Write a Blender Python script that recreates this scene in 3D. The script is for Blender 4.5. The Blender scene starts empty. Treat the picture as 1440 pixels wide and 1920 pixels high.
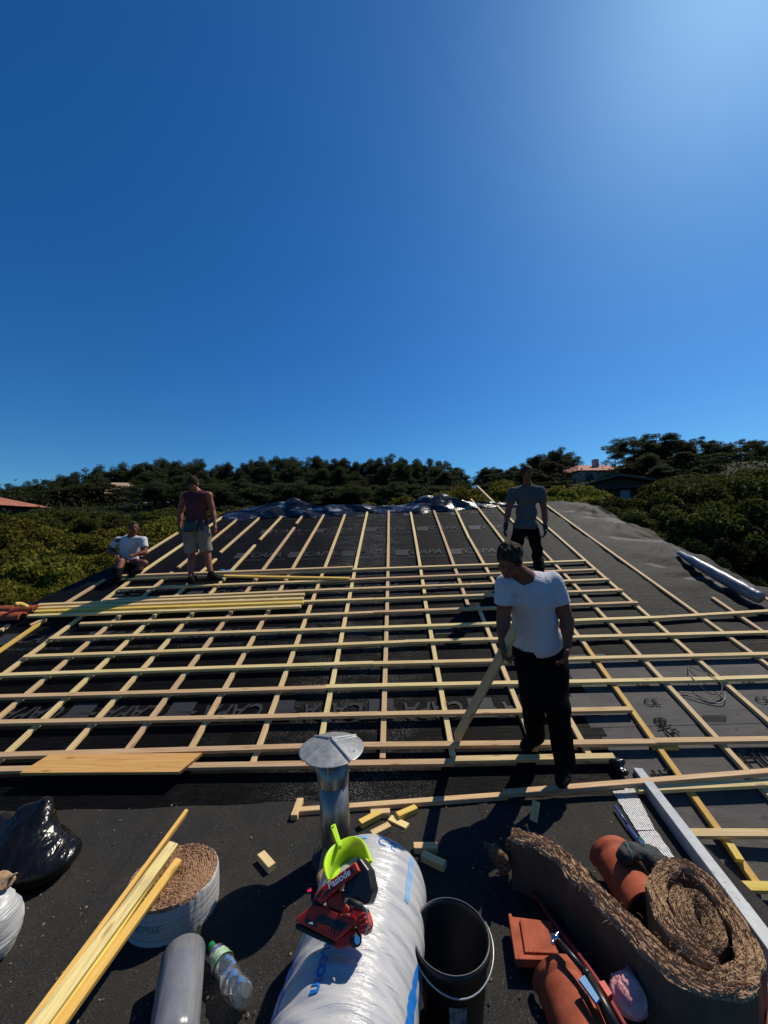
import bpy, math, random
import numpy as np
from mathutils import Vector, Matrix

random.seed(7); RNG = np.random.default_rng(7)
sc = bpy.context.scene
COL = sc.collection
R = math.radians

# ------------------------------------------------------------ camera
CAMZ = 1.85
PITCH = math.atan(40/720); ROLL = R(1.6); FPX = 720.0
_f = Vector((0, math.cos(PITCH), math.sin(PITCH)))
_r0 = Vector((1, 0, 0)); _u0 = Vector((0, -math.sin(PITCH), math.cos(PITCH)))
_r = _r0*math.cos(ROLL) - _u0*math.sin(ROLL)
_u = _u0*math.cos(ROLL) + _r0*math.sin(ROLL)
cam = bpy.data.cameras.new('camera'); co = bpy.data.objects.new('camera', cam); COL.objects.link(co)
cam.sensor_fit = 'HORIZONTAL'; cam.sensor_width = 36; cam.lens = 18
cam.clip_start = 0.02; cam.clip_end = 3000
M = Matrix((_r, _u, -_f)).transposed().to_4x4(); M.translation = Vector((0, 0, CAMZ)); co.matrix_world = M
sc.camera = co
CP = Vector((0, 0, CAMZ))

def ray(px, py):
    return _f + _r*((px-720)/FPX) - _u*((py-960)/FPX)
SUN = ray(1450, -190).normalized()
SUN_EL = math.asin(SUN.z); SUN_AZ = math.atan2(SUN.x, SUN.y)

# ------------------------------------------------------------ world, sun, exposure
w = bpy.data.worlds.new('World'); sc.world = w; w.use_nodes = True
nt = w.node_tree; nt.nodes.clear()
o_ = nt.nodes.new('ShaderNodeOutputWorld'); bg = nt.nodes.new('ShaderNodeBackground')
sk = nt.nodes.new('ShaderNodeTexSky'); sk.sky_type = 'NISHITA'; sk.sun_disc = False
sk.sun_elevation = SUN_EL; sk.sun_rotation = SUN_AZ
sk.altitude = 0; sk.air_density = 1.0; sk.dust_density = 0.50; sk.ozone_density = 3.0
hs = nt.nodes.new('ShaderNodeHueSaturation'); hs.inputs['Saturation'].default_value = 1.32
tn = nt.nodes.new('ShaderNodeMix'); tn.data_type = 'RGBA'; tn.blend_type = 'MULTIPLY'; tn.inputs[0].default_value = 1
tn.inputs[7].default_value = (0.60, 1.10, 1.42, 1)
nt.links.new(sk.outputs[0], hs.inputs['Color']); nt.links.new(hs.outputs[0], tn.inputs[6]); nt.links.new(tn.outputs[2], bg.inputs[0])
bg.inputs[1].default_value = 0.068
nt.links.new(bg.outputs[0], o_.inputs[0])
sl = bpy.data.lights.new('sun', 'SUN'); sl.energy = 5.0; sl.angle = R(0.5); sl.color = (1, 0.92, 0.78)
so = bpy.data.objects.new('sun', sl); COL.objects.link(so)
so.rotation_euler = SUN.to_track_quat('Z', 'Y').to_euler()
vs = sc.view_settings; vs.view_transform = 'Standard'; vs.look = 'None'; vs.gamma = 1; vs.exposure = 0.0

# ------------------------------------------------------------ projection helpers (points on real surfaces)
def P_z(px, py, z=0.0):
    r = ray(px, py); return CP + r*((z-CAMZ)/r.z)
def U(px, py, d):
    r = ray(px, py); return CP + r*(d/r.y)
SL = 0.394; CS = math.cos(math.atan(SL))
NRM = Vector((0, -SL, 1)).normalized()
def roof_z(y, h=0.0): return 0.10 - (0.060-h)/CS + SL*(y-2.86)
def P_r(px, py, h=0.0):
    r = ray(px, py); z0 = roof_z(0, h)
    return CP + r*((z0-CAMZ)/(r.z-SL*r.y))

# ------------------------------------------------------------ materials
def mat(name, col=(0.5, 0.5, 0.5), rough=0.7, metal=0.0, spec=0.5, build=None, **kw):
    m = bpy.data.materials.new(name); m.use_nodes = True
    b = m.node_tree.nodes['Principled BSDF']
    b.inputs['Base Color'].default_value = (*col, 1); b.inputs['Roughness'].default_value = rough
    b.inputs['Metallic'].default_value = metal; b.inputs['Specular IOR Level'].default_value = spec
    for k, v in kw.items(): b.inputs[k.replace('_', ' ')].default_value = v
    if build: build(m.node_tree, b)
    return m
def coords(t, kind='Object', scale=(1, 1, 1)):
    c = t.nodes.new('ShaderNodeTexCoord'); m = t.nodes.new('ShaderNodeMapping'); m.inputs['Scale'].default_value = scale
    t.links.new(c.outputs[kind], m.inputs['Vector']); return m.outputs[0]
def noise(t, vec, scale, detail=4, rough=0.6, dist=0):
    n = t.nodes.new('ShaderNodeTexNoise'); n.inputs['Scale'].default_value = scale
    n.inputs['Detail'].default_value = detail; n.inputs['Roughness'].default_value = rough; n.inputs['Distortion'].default_value = dist
    if vec is not None: t.links.new(vec, n.inputs['Vector'])
    return n.outputs['Fac']
def ramp(t, fac, stops):
    r = t.nodes.new('ShaderNodeValToRGB'); e = r.color_ramp.elements
    while len(e) < len(stops): e.new(0.5)
    for i, (p, c) in enumerate(stops):
        e[i].position = p; e[i].color = (*c, 1) if len(c) == 3 else c
    t.links.new(fac, r.inputs[0]); return r.outputs[0]
def mix(t, fac, a, b, mode='MIX'):
    m = t.nodes.new('ShaderNodeMix'); m.data_type = 'RGBA'; m.blend_type = mode
    for s, v in ((m.inputs[0], fac), (m.inputs[6], a), (m.inputs[7], b)):
        if hasattr(v, 'is_linked') or hasattr(v, 'links'): t.links.new(v, s)
        elif isinstance(v, (int, float)): s.default_value = v
        else: s.default_value = (*v, 1)
    return m.outputs[2]
def bump(t, b, h, strength=0.3, dist=0.01):
    n = t.nodes.new('ShaderNodeBump'); n.inputs['Strength'].default_value = strength; n.inputs['Distance'].default_value = dist
    t.links.new(h, n.inputs['Height']); t.links.new(n.outputs[0], b.inputs['Normal'])
def math_(t, op, a, b=0.0):
    m = t.nodes.new('ShaderNodeMath'); m.operation = op
    for i, v in enumerate((a, b)):
        if isinstance(v, (int, float)): m.inputs[i].default_value = v
        else: t.links.new(v, m.inputs[i])
    return m.outputs[0]

def wood(name, c1, c2, c3, knots=True, blue=0.0):
    def f(t, b):
        oi = t.nodes.new('ShaderNodeObjectInfo')
        tc = t.nodes.new('ShaderNodeTexCoord'); va = t.nodes.new('ShaderNodeVectorMath'); va.operation = 'ADD'
        cm = t.nodes.new('ShaderNodeCombineXYZ')
        t.links.new(math_(t, 'MULTIPLY', oi.outputs['Random'], 57.0), cm.inputs[0]); t.links.new(math_(t, 'MULTIPLY', oi.outputs['Random'], 13.0), cm.inputs[1])
        t.links.new(tc.outputs['Object'], va.inputs[0]); t.links.new(cm.outputs[0], va.inputs[1])
        mp = t.nodes.new('ShaderNodeMapping'); mp.inputs['Scale'].default_value = (0.9, 26, 26); t.links.new(va.outputs[0], mp.inputs[0])
        g = noise(t, mp.outputs[0], 3.0, 5, 0.6, 0.4)
        c = ramp(t, g, [(0.3, c1), (0.52, c2), (0.72, c3)])
        big = noise(t, va.outputs[0], 1.3, 2)
        c = mix(t, math_(t, 'MULTIPLY', big, 0.45), c, c3)
        hv = t.nodes.new('ShaderNodeHueSaturation'); t.links.new(c, hv.inputs['Color'])
        t.links.new(math_(t, 'ADD', math_(t, 'MULTIPLY', oi.outputs['Random'], 0.035), 0.483), hv.inputs['Hue'])
        t.links.new(math_(t, 'ADD', math_(t, 'MULTIPLY', oi.outputs['Random'], 0.30), 0.85), hv.inputs['Value'])
        c = hv.outputs[0]
        if knots:
            m2 = t.nodes.new('ShaderNodeMapping'); m2.inputs['Scale'].default_value = (3.3, 18, 18); t.links.new(va.outputs[0], m2.inputs[0])
            v = t.nodes.new('ShaderNodeTexVoronoi'); t.links.new(m2.outputs[0], v.inputs['Vector']); v.inputs['Scale'].default_value = 1.0
            k = ramp(t, v.outputs['Distance'], [(0.08, (1, 1, 1)), (0.17, (0, 0, 0))])
            c = mix(t, math_(t, 'MULTIPLY', k, 0.6), c, (0.20, 0.09, 0.03))
        if blue:
            m3 = t.nodes.new('ShaderNodeMapping'); m3.inputs['Scale'].default_value = (1.5, 30, 30); t.links.new(va.outputs[0], m3.inputs[0])
            s = ramp(t, noise(t, m3.outputs[0], 1.2, 6, 0.7), [(0.5, (0, 0, 0)), (0.68, (1, 1, 1))])
            c = mix(t, math_(t, 'MULTIPLY', s, blue), c, (0.10, 0.10, 0.09))
        t.links.new(c, b.inputs['Base Color']); bump(t, b, g, 0.25, 0.003)
    return mat(name, rough=0.75, spec=0.25, build=f)

def fabric(name, col, amt=0.15, sc_=60, wr=5.0, bs=0.5, rough=0.9):
    def f(t, b):
        v = coords(t); n = noise(t, v, wr, 4, 0.6, 1.2); n2 = noise(t, v, sc_, 2)
        c = mix(t, math_(t, 'MULTIPLY', n, amt), col, tuple(x*0.45 for x in col))
        t.links.new(c, b.inputs['Base Color'])
        bump(t, b, math_(t, 'ADD', n, math_(t, 'MULTIPLY', n2, 0.08)), bs, 0.03)
    return mat(name, col, rough, spec=0.05, build=f)

def varied(name, col, col2, scale=8, rough=0.6, bs=0.2, bd=0.01, spec=0.4, lo=0.35, hi=0.65, detail=5, metal=0.0, stretch=(1, 1, 1), **kw):
    def f(t, b):
        n = noise(t, coords(t, scale=stretch), scale, detail, 0.6)
        t.links.new(ramp(t, n, [(lo, col), (hi, col2)]), b.inputs['Base Color']); bump(t, b, n, bs, bd)
    return mat(name, col, rough, metal, spec, f, **kw)

M_ = {}
M_['batten'] = wood('pale pine', (0.42, 0.26, 0.10), (0.58, 0.405, 0.185), (0.68, 0.51, 0.29))
M_['yellow'] = wood('yellow treated pine', (0.50, 0.30, 0.05), (0.64, 0.42, 0.08), (0.70, 0.52, 0.15), True, 0.0)
M_['stained'] = wood('blue stained pine', (0.45, 0.30, 0.10), (0.56, 0.42, 0.18), (0.62, 0.50, 0.26), True, 0.8)
M_['plank'] = wood('orange plank', (0.42, 0.17, 0.05), (0.58, 0.27, 0.09), (0.66, 0.36, 0.15))
def f_(t, b):
    v = coords(t); n = noise(t, v, 220, 3, 0.7); n2 = noise(t, v, 3.0, 5, 0.6); sp = noise(t, v, 420, 0)
    c = ramp(t, n, [(0.3, (0.009, 0.009, 0.0088)), (0.7, (0.034, 0.033, 0.0315))])
    c = mix(t, ramp(t, n2, [(0.42, (0, 0, 0)), (0.7, (1, 1, 1))]), c, mix(t, 0.3, c, (0.055, 0.040, 0.030)))
    s = ramp(t, sp, [(0.75, (0, 0, 0)), (0.80, (1, 1, 1))])
    c = mix(t, s, c, (0.22, 0.21, 0.19))
    n3 = ramp(t, noise(t, v, 26, 3, 0.7), [(0.62, (0, 0, 0)), (0.75, (1, 1, 1))])
    c = mix(t, math_(t, 'MULTIPLY', n3, 0.3), c, (0.085, 0.072, 0.06))
    t.links.new(c, b.inputs['Base Color']); bump(t, b, math_(t, 'ADD', n, math_(t, 'MULTIPLY', n2, 1.5)), 0.7, 0.006)
M_['felt'] = mat('mineral roofing felt', rough=0.85, spec=0.12, build=f_)
def f_(t, b):
    v = coords(t); vs_ = coords(t, scale=(2.2, 14, 14)); n = noise(t, vs_, 3, 6, 0.65, 0.6); fine = noise(t, coords(t, scale=(60, 260, 260)), 1, 2)
    # sawdust and grime on the sheet; glossy sheen of the middle streak painted in
    du = noise(t, v, 150, 3, 0.8); big = noise(t, v, 1.1, 4, 0.6)
    sx = t.nodes.new('ShaderNodeSeparateXYZ'); t.links.new(v, sx.inputs[0])
    band = ramp(t, math_(t, 'ABSOLUTE', math_(t, 'ADD', sx.outputs[0], 0.32)), [(0.25, (1, 1, 1)), (0.9, (0, 0, 0))])
    patch = math_(t, 'ADD', ramp(t, big, [(0.55, (0, 0, 0)), (0.8, (0.5, 0.5, 0.5))]), math_(t, 'MULTIPLY', math_(t, 'MULTIPLY', band, ramp(t, noise(t, coords(t, scale=(1, 3, 3)), 2.6, 4, 0.65), [(0.40, (0.1, 0.1, 0.1)), (0.62, (1, 1, 1))])), 1.2))
    sp = ramp(t, du, [(0.56, (0, 0, 0)), (0.66, (1, 1, 1))])
    c = ramp(t, n, [(0.3, (0.0022, 0.0022, 0.0025)), (0.7, (0.006, 0.006, 0.0065))])
    c = mix(t, math_(t, 'MULTIPLY', math_(t, 'MULTIPLY', sp, patch), 1.0), c, (0.40, 0.38, 0.34))
    t.links.new(c, b.inputs['Base Color'])
    bump(t, b, math_(t, 'ADD', n, math_(t, 'MULTIPLY', fine, 0.12)), 0.55, 0.02)
M_['membrane'] = mat('black roofing membrane', rough=0.60, spec=0.05, build=f_)
def f_(t, b):
    v = coords(t); n = noise(t, v, 90, 3, 0.6); n2 = noise(t, coords(t, scale=(1, 3, 3)), 4, 5, 0.65); dd = noise(t, v, 24, 1)
    c = ramp(t, n2, [(0.3, (0.050, 0.046, 0.044)), (0.7, (0.085, 0.078, 0.074))])
    c = mix(t, math_(t, 'MULTIPLY', ramp(t, dd, [(0.70, (0, 0, 0)), (0.74, (1, 1, 1))]), 0.8), c, (0.015, 0.014, 0.014))
    c = mix(t, math_(t, 'MULTIPLY', n, 0.3), c, (0.03, 0.03, 0.03))
    t.links.new(c, b.inputs['Base Color']); bump(t, b, math_(t, 'ADD', n2, math_(t, 'MULTIPLY', n, 0.3)), 0.6, 0.012)
M_['greyfelt'] = mat('old grey underlay', rough=0.8, spec=0.3, build=f_)
M_['print'] = mat('grey printed ink', (0.034, 0.035, 0.039), 0.6, spec=0.12)
M_['ink'] = mat('black printed ink', (0.006, 0.006, 0.006), 0.8, spec=0.05)
M_['blueink'] = mat('blue printed ink', (0.012, 0.16, 0.52), 0.35)
def f_(t, b):
    v = coords(t, scale=(3, 34, 3)); n = noise(t, v, 1.2, 6, 0.6, 1.2)
    n2 = noise(t, coords(t), 6, 4)
    t.links.new(ramp(t, n2, [(0.3, (0.40, 0.40, 0.41)), (0.7, (0.47, 0.465, 0.46))]), b.inputs['Base Color'])
    bump(t, b, n, 0.5, 0.012)
M_['film'] = mat('white wrapping film', rough=0.24, spec=0.6, build=f_)
M_['greyfilm'] = varied('grey film on roll', (0.13, 0.135, 0.15), (0.19, 0.195, 0.21), 7, 0.25, 0.25, 0.01, 0.6, stretch=(1, 1, 8))
M_['edgefilm'] = varied('grey plastic film', (0.10, 0.115, 0.135), (0.20, 0.215, 0.23), 6, 0.32, 0.5, 0.03, 0.5)
def f_(t, b):
    v = coords(t); n = noise(t, v, 64, 6, 0.75, 0.7); n2 = noise(t, v, 7, 4)
    c = ramp(t, n, [(0.28, (0.19, 0.105, 0.055)), (0.5, (0.45, 0.29, 0.165)), (0.72, (0.70, 0.51, 0.33))])
    c = mix(t, math_(t, 'MULTIPLY', n2, 0.4), c, (0.20, 0.12, 0.075))
    t.links.new(c, b.inputs['Base Color']); bump(t, b, n, 0.8, 0.014)
M_['fibre'] = mat('brown wood fibre', rough=0.95, spec=0.1, build=f_)
M_['darkfibre'] = varied('dark torn fibre', (0.05, 0.03, 0.02), (0.22, 0.14, 0.09), 70, 0.95, 1.0, 0.01, 0.05)
M_['paper'] = varied('brown facing', (0.085, 0.058, 0.038), (0.13, 0.09, 0.06), 5, 0.6, 0.3, 0.01)
M_['clay'] = varied('terracotta', (0.25, 0.050, 0.021), (0.37, 0.085, 0.038), 14, 0.75, 0.3, 0.003, 0.25)
M_['zinc'] = varied('galvanised sheet', (0.22, 0.225, 0.22), (0.32, 0.325, 0.315), 24, 0.42, 0.06, 0.002, metal=0.35)
M_['steel'] = varied('dull steel pipe', (0.20, 0.185, 0.155), (0.30, 0.28, 0.24), 9, 0.33, 0.05, 0.002, metal=0.7)
M_['flash'] = varied('grey painted flashing', (0.24, 0.26, 0.28), (0.32, 0.34, 0.36), 20, 0.5, 0.12, 0.003)
def f_(t, b):
    v = coords(t); wv = t.nodes.new('ShaderNodeTexWave'); wv.inputs['Scale'].default_value = 24; wv.inputs['Distortion'].default_value = 1.5
    wv.bands_direction = 'X'; t.links.new(v, wv.inputs['Vector'])
    n = noise(t, v, 60, 4)
    c = mix(t, ramp(t, wv.outputs['Fac'], [(0.15, (1, 1, 1)), (0.35, (0, 0, 0))]), ramp(t, n, [(0.35, (0.45, 0.44, 0.42)), (0.6, (0.75, 0.75, 0.73))]), (0.07, 0.07, 0.07))
    t.links.new(c, b.inputs['Base Color']); bump(t, b, wv.outputs['Fac'], 0.5, 0.005)
M_['strip'] = mat('ribbed pale strip', rough=0.6, spec=0.4, build=f_)
M_['bag'] = varied('black bin bag', (0.004, 0.004, 0.004), (0.007, 0.007, 0.008), 7, 0.22, 0.7, 0.03, 0.28, detail=3, stretch=(2, 1, 0.5))
M_['tarp'] = varied('crumpled black and silver sheeting', (0.012, 0.013, 0.018), (0.34, 0.36, 0.40), 2.6, 0.25, 0.8, 0.04, 0.5, 0.58, 0.68, stretch=(1, 3, 3))
M_['black'] = mat('black plastic', (0.012, 0.012, 0.013), 0.4)
M_['blackrub'] = varied('black rubber', (0.012, 0.012, 0.012), (0.03, 0.03, 0.03), 30, 0.6)
M_['bucket'] = mat('black bucket plastic', (0.010, 0.010, 0.011), 0.45, spec=0.4)
M_['wire'] = mat('dull wire', (0.35, 0.35, 0.35), 0.4, 0.5)
M_['red'] = varied('red tool plastic', (0.42, 0.022, 0.008), (0.52, 0.032, 0.012), 20, 0.42, 0.05, 0.002)
M_['lime'] = mat('lime green plastic', (0.42, 0.68, 0.012), 0.38, Subsurface_Weight=0.15)
M_['white'] = mat('white ink', (0.75, 0.75, 0.75), 0.5)
M_['chrome'] = mat('chrome', (0.6, 0.6, 0.6), 0.15, 1.0)
M_['bluep'] = mat('blue painted tube', (0.03, 0.07, 0.28), 0.35)
M_['cyan'] = mat('bright blue label', (0.015, 0.17, 0.38), 0.5)
M_['redstrap'] = mat('dark red strap', (0.20, 0.012, 0.012), 0.7)
M_['pink'] = varied('pink crumpled wrapper', (0.55, 0.22, 0.22), (0.70, 0.48, 0.46), 9, 0.4, 0.7, 0.02)
M_['pet'] = mat('clear bottle plastic', (0.85, 0.93, 1.0), 0.04, spec=1.0, Transmission_Weight=0.95, IOR=1.38)
M_['green'] = mat('green cap', (0.01, 0.18, 0.05), 0.4)
M_['label'] = varied('green white label', (0.10, 0.28, 0.06), (0.50, 0.60, 0.48), 22, 0.5)
M_['skin'] = varied('tanned skin', (0.15, 0.055, 0.032), (0.20, 0.078, 0.046), 14, 0.55, 0.1, 0.004, 0.2)
M_['skin2'] = varied('sunburnt skin', (0.19, 0.070, 0.045), (0.25, 0.095, 0.06), 14, 0.55, 0.1, 0.004, 0.2)
M_['hair'] = varied('dark brown hair', (0.008, 0.005, 0.004), (0.075, 0.052, 0.036), 70, 0.85, 1.0, 0.012, 0.1, stretch=(1, 1, 0.25))
M_['eye'] = mat('eye', (0.10, 0.085, 0.075), 0.5)
M_['wtee'] = fabric('white cotton', (0.55, 0.54, 0.57), 0.22, wr=9, bs=0.9)
M_['gtee'] = fabric('grey cotton', (0.075, 0.09, 0.098), 0.3)
M_['maroon'] = fabric('faded maroon cotton', (0.11, 0.036, 0.042), 0.5)
M_['trousers'] = fabric('black work cloth', (0.005, 0.005, 0.006), 0.2, bs=0.8)
M_['shorts'] = fabric('faded beige cotton', (0.24, 0.22, 0.185), 0.9, bs=0.8)
M_['shoe'] = varied('dark shoe', (0.004, 0.004, 0.004), (0.022, 0.02, 0.017), 45, 0.9, 0.6, 0.01, 0.04)
M_['glove'] = varied('dark work glove', (0.012, 0.014, 0.014), (0.03, 0.035, 0.035), 25, 0.8, 0.6)
M_['teal'] = mat('teal cuff', (0.02, 0.22, 0.17), 0.7)
def leafm(name, a, c, tr=0.35):
    def f(t, b):
        oi = t.nodes.new('ShaderNodeObjectInfo'); g = t.nodes.new('ShaderNodeNewGeometry')
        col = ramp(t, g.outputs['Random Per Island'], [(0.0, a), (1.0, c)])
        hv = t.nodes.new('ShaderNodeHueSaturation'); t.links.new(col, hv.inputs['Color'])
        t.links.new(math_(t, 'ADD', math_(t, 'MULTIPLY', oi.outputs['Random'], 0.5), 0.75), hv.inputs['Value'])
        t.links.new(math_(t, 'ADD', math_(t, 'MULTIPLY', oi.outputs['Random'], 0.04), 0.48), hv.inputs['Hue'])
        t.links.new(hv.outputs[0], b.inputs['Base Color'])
        tl = t.nodes.new('ShaderNodeBsdfTranslucent'); ms = t.nodes.new('ShaderNodeMixShader'); ms.inputs[0].default_value = tr
        t.links.new(hv.outputs[0], tl.inputs[0]); out = t.nodes['Material Output']
        t.links.new(b.outputs[0], ms.inputs[1]); t.links.new(tl.outputs[0], ms.inputs[2]); t.links.new(ms.outputs[0], out.inputs[0])
    return mat(name, rough=0.75, spec=0.08, build=f)
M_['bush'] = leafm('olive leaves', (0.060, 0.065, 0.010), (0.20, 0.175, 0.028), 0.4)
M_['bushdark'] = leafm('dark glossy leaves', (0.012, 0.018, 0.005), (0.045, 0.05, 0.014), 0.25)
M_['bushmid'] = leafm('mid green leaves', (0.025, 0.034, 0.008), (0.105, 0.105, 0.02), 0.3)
M_['pine'] = leafm('pine needles', (0.028, 0.038, 0.017), (0.075, 0.085, 0.034), 0.3)
M_['bark'] = varied('bark', (0.030, 0.022, 0.018), (0.075, 0.055, 0.045), 6, 0.9, 0.8, 0.05, stretch=(1, 1, 0.2))
M_['soil'] = varied('soil and scrub', (0.006, 0.008, 0.003), (0.018, 0.020, 0.007), 0.6, 0.95, 0.5, 0.2, 0.1)
M_['wall'] = varied('cream render', (0.42, 0.38, 0.32), (0.48, 0.44, 0.37), 5, 0.85, 0.1)
M_['darkwall'] = varied('dark boarding', (0.025, 0.024, 0.024), (0.05, 0.047, 0.045), 4, 0.8, 0.1, stretch=(6, 6, 0.4))
M_['glass'] = mat('window glass', (0.05, 0.06, 0.08), 0.1, spec=0.6)
M_['pane'] = mat('pale window panel', (0.20, 0.24, 0.30), 0.3)
def f_(t, b):
    v = coords(t); wv = t.nodes.new('ShaderNodeTexWave'); wv.inputs['Scale'].default_value = 1.2; wv.inputs['Distortion'].default_value = 0.6
    t.links.new(v, wv.inputs['Vector']); n = noise(t, v, 2, 4)
    c = ramp(t, n, [(0.3, (0.26, 0.075, 0.04)), (0.7, (0.40, 0.13, 0.07))])
    t.links.new(c, b.inputs['Base Color']); bump(t, b, wv.outputs['Fac'], 0.8, 0.1)
M_['tileroof'] = mat('terracotta tiled roof', rough=0.8, build=f_)
M_['tanroof'] = varied('weathered tan tiles', (0.34, 0.22, 0.13), (0.50, 0.36, 0.24), 3, 0.8)
M_['greyroof'] = varied('dark grey roofing', (0.06, 0.055, 0.055), (0.12, 0.11, 0.11), 3, 0.8)

# ------------------------------------------------------------ object helpers
def tag(o, label=None, cat=None, group=None, kind=None):
    for k, v in (('label', label), ('category', cat), ('group', group), ('kind', kind)):
        if v: o[k] = v
    return o
def mesh(name, V, F, m=None, parent=None, smooth=False, loc=None, mats=None, midx=None):
    me = bpy.data.meshes.new(name)
    V = np.asarray([tuple(v) for v in V], dtype=float) if not isinstance(V, np.ndarray) else V
    if loc is not None: V = V - np.asarray(tuple(loc))
    me.from_pydata(V.tolist(), [], F if isinstance(F, list) else F.tolist())
    for q in (mats or [m]):
        if q is not None: me.materials.append(M_[q] if isinstance(q, str) else q)
    if midx is not None: me.polygons.foreach_set('material_index', np.asarray(midx, dtype=np.int32))
    if smooth: me.polygons.foreach_set('use_smooth', np.ones(len(me.polygons), dtype=bool))
    me.update()
    o = bpy.data.objects.new(name, me); COL.objects.link(o)
    if loc is not None: o.location = loc
    if parent: put(o, parent)
    return o
def put(o, parent):
    o.parent = parent
    bpy_m = parent.matrix_basis if parent.parent is None else parent.parent.matrix_basis @ parent.matrix_basis
    o.matrix_parent_inverse = bpy_m.inverted()
def empty(name, loc, label=None, cat=None, group=None):
    o = bpy.data.objects.new(name, None); COL.objects.link(o); o.location = loc
    o.empty_display_size = 0.1
    return tag(o, label, cat, group)
def cat_(parts):
    V = []; F = []; n = 0
    for v, f in parts:
        V += [tuple(x) for x in v]; F += [tuple(i+n for i in q) for q in f]; n += len(v)
    return V, F
def box(a, b):
    x0, y0, z0 = a; x1, y1, z1 = b
    V = [(x0,y0,z0),(x1,y0,z0),(x1,y1,z0),(x0,y1,z0),(x0,y0,z1),(x1,y0,z1),(x1,y1,z1),(x0,y1,z1)]
    return V, [(3,2,1,0),(4,5,6,7),(0,1,5,4),(1,2,6,5),(2,3,7,6),(3,0,4,7)]
def tube(pts, rad, n=10, caps=True):
    pts = [Vector(p) for p in pts]; V = []; F = []
    if isinstance(rad, (int, float)): rad = [rad]*len(pts)
    ref = None
    for i, p in enumerate(pts):
        d = (pts[min(i+1, len(pts)-1)]-pts[max(i-1, 0)]).normalized()
        if ref is None:
            ref = d.cross(Vector((0, 0, 1)))
            if ref.length < 0.1: ref = d.cross(Vector((1, 0, 0)))
        a = (ref - d*ref.dot(d)).normalized(); b = d.cross(a); ref = a
        for k in range(n):
            t = 2*math.pi*k/n; V.append(p + (a*math.cos(t)+b*math.sin(t))*rad[i])
    for i in range(len(pts)-1):
        for k in range(n):
            k2 = (k+1) % n; F.append((i*n+k, i*n+k2, (i+1)*n+k2, (i+1)*n+k))
    if caps: F.append(tuple(range(n-1, -1, -1))); F.append(tuple(range((len(pts)-1)*n, len(pts)*n)))
    return V, F
def prism(top, down, inset=0.0):
    """polygon extruded along vector down, with a small chamfer at its upper rim"""
    top = [Vector(p) for p in top]; c = sum(top, Vector())/len(top); down = Vector(down); n = len(top)
    L = [top] if not inset else [[p+(c-p).normalized()*inset for p in top], [p+down.normalized()*inset*0.8 for p in top]]
    L.append([p+down for p in top]); V = [p for l in L for p in l]
    F = [tuple(range(n)), tuple(range(len(L)*n-1, (len(L)-1)*n-1, -1))]
    for j in range(len(L)-1):
        for i in range(n):
            k = (i+1) % n; F.append((j*n+i, (j+1)*n+i, (j+1)*n+k, j*n+k))
    return V, F
def fixn(o):
    import bmesh
    bm = bmesh.new(); bm.from_mesh(o.data); bmesh.ops.recalc_face_normals(bm, faces=bm.faces); bm.to_mesh(o.data); bm.free(); return o
def bev(o, wdt, seg=2):
    m = o.modifiers.new('bevel', 'BEVEL'); m.width = wdt; m.segments = seg; m.limit_method = 'ANGLE'; return o

def batten(name, A, B, wd, ht, up=NRM, m='batten', bow=0.0, cut=0.0, label=None, cat='batten', group=None, parent=None):
    """a sawn length of timber between A and B (middle of its upper face)"""
    A = Vector(A); B = Vector(B); x = (B-A); L = x.length; x.normalize()
    y = up.cross(x).normalized(); z = x.cross(y)
    C = (A+B)/2 - z*ht/2
    n = max(2, int(L/0.5)); V = []; F = []; ch = 0.0022
    prof = [(-wd/2, -ht/2), (wd/2, -ht/2), (wd/2, ht/2-ch), (wd/2-ch, ht/2), (-wd/2+ch, ht/2), (-wd/2, ht/2-ch)]
    ph = random.random()*6
    for i in range(n+1):
        s = -L/2+L*i/n; bz = bow*math.sin(s*1.1+ph)*0.25; by = bow*math.sin(s*0.8+ph*2)
        for k, (a, b) in enumerate(prof):
            e = cut*(a/wd) if i in (0, n) else 0
            V.append((s+e, a+by, b+bz))
    k = len(prof)
    for i in range(n):
        for j in range(k): F.append((i*k+j, (i+1)*k+j, (i+1)*k+(j+1) % k, i*k+(j+1) % k))
    F.append(tuple(range(k))); F.append(tuple(range(n*k+k-1, n*k-1, -1)))
    o = mesh(name, V, F, m); fixn(o)
    mw = Matrix((x, y, z)).transposed().to_4x4(); mw.translation = C; o.matrix_basis = mw
    if parent: put(o, parent)
    return tag(o, label, cat, group) if not parent else o

FONT_CACHE = {}
def text_geo(s, size, bold=0.0):
    key = (s, bold)
    if key not in FONT_CACHE:
        cu = bpy.data.curves.new('t', 'FONT'); cu.body = s; cu.size = 1; cu.align_x = 'CENTER'; cu.align_y = 'CENTER'; cu.resolution_u = 3; cu.offset = bold
        ob = bpy.data.objects.new('t', cu); COL.objects.link(ob)
        dg = bpy.context.evaluated_depsgraph_get(); me = bpy.data.meshes.new_from_object(ob.evaluated_get(dg))
        FONT_CACHE[key] = ([tuple(v.co) for v in me.vertices], [tuple(p.vertices) for p in me.polygons])
        bpy.data.objects.remove(ob); bpy.data.meshes.remove(me); bpy.data.curves.remove(cu)
    V, F = FONT_CACHE[key]
    return [(x*size, y*size, 0) for x, y, z in V], F
def place(V, o, x, y):
    o = Vector(o); return [o+x*v[0]+y*v[1] for v in V]

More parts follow.
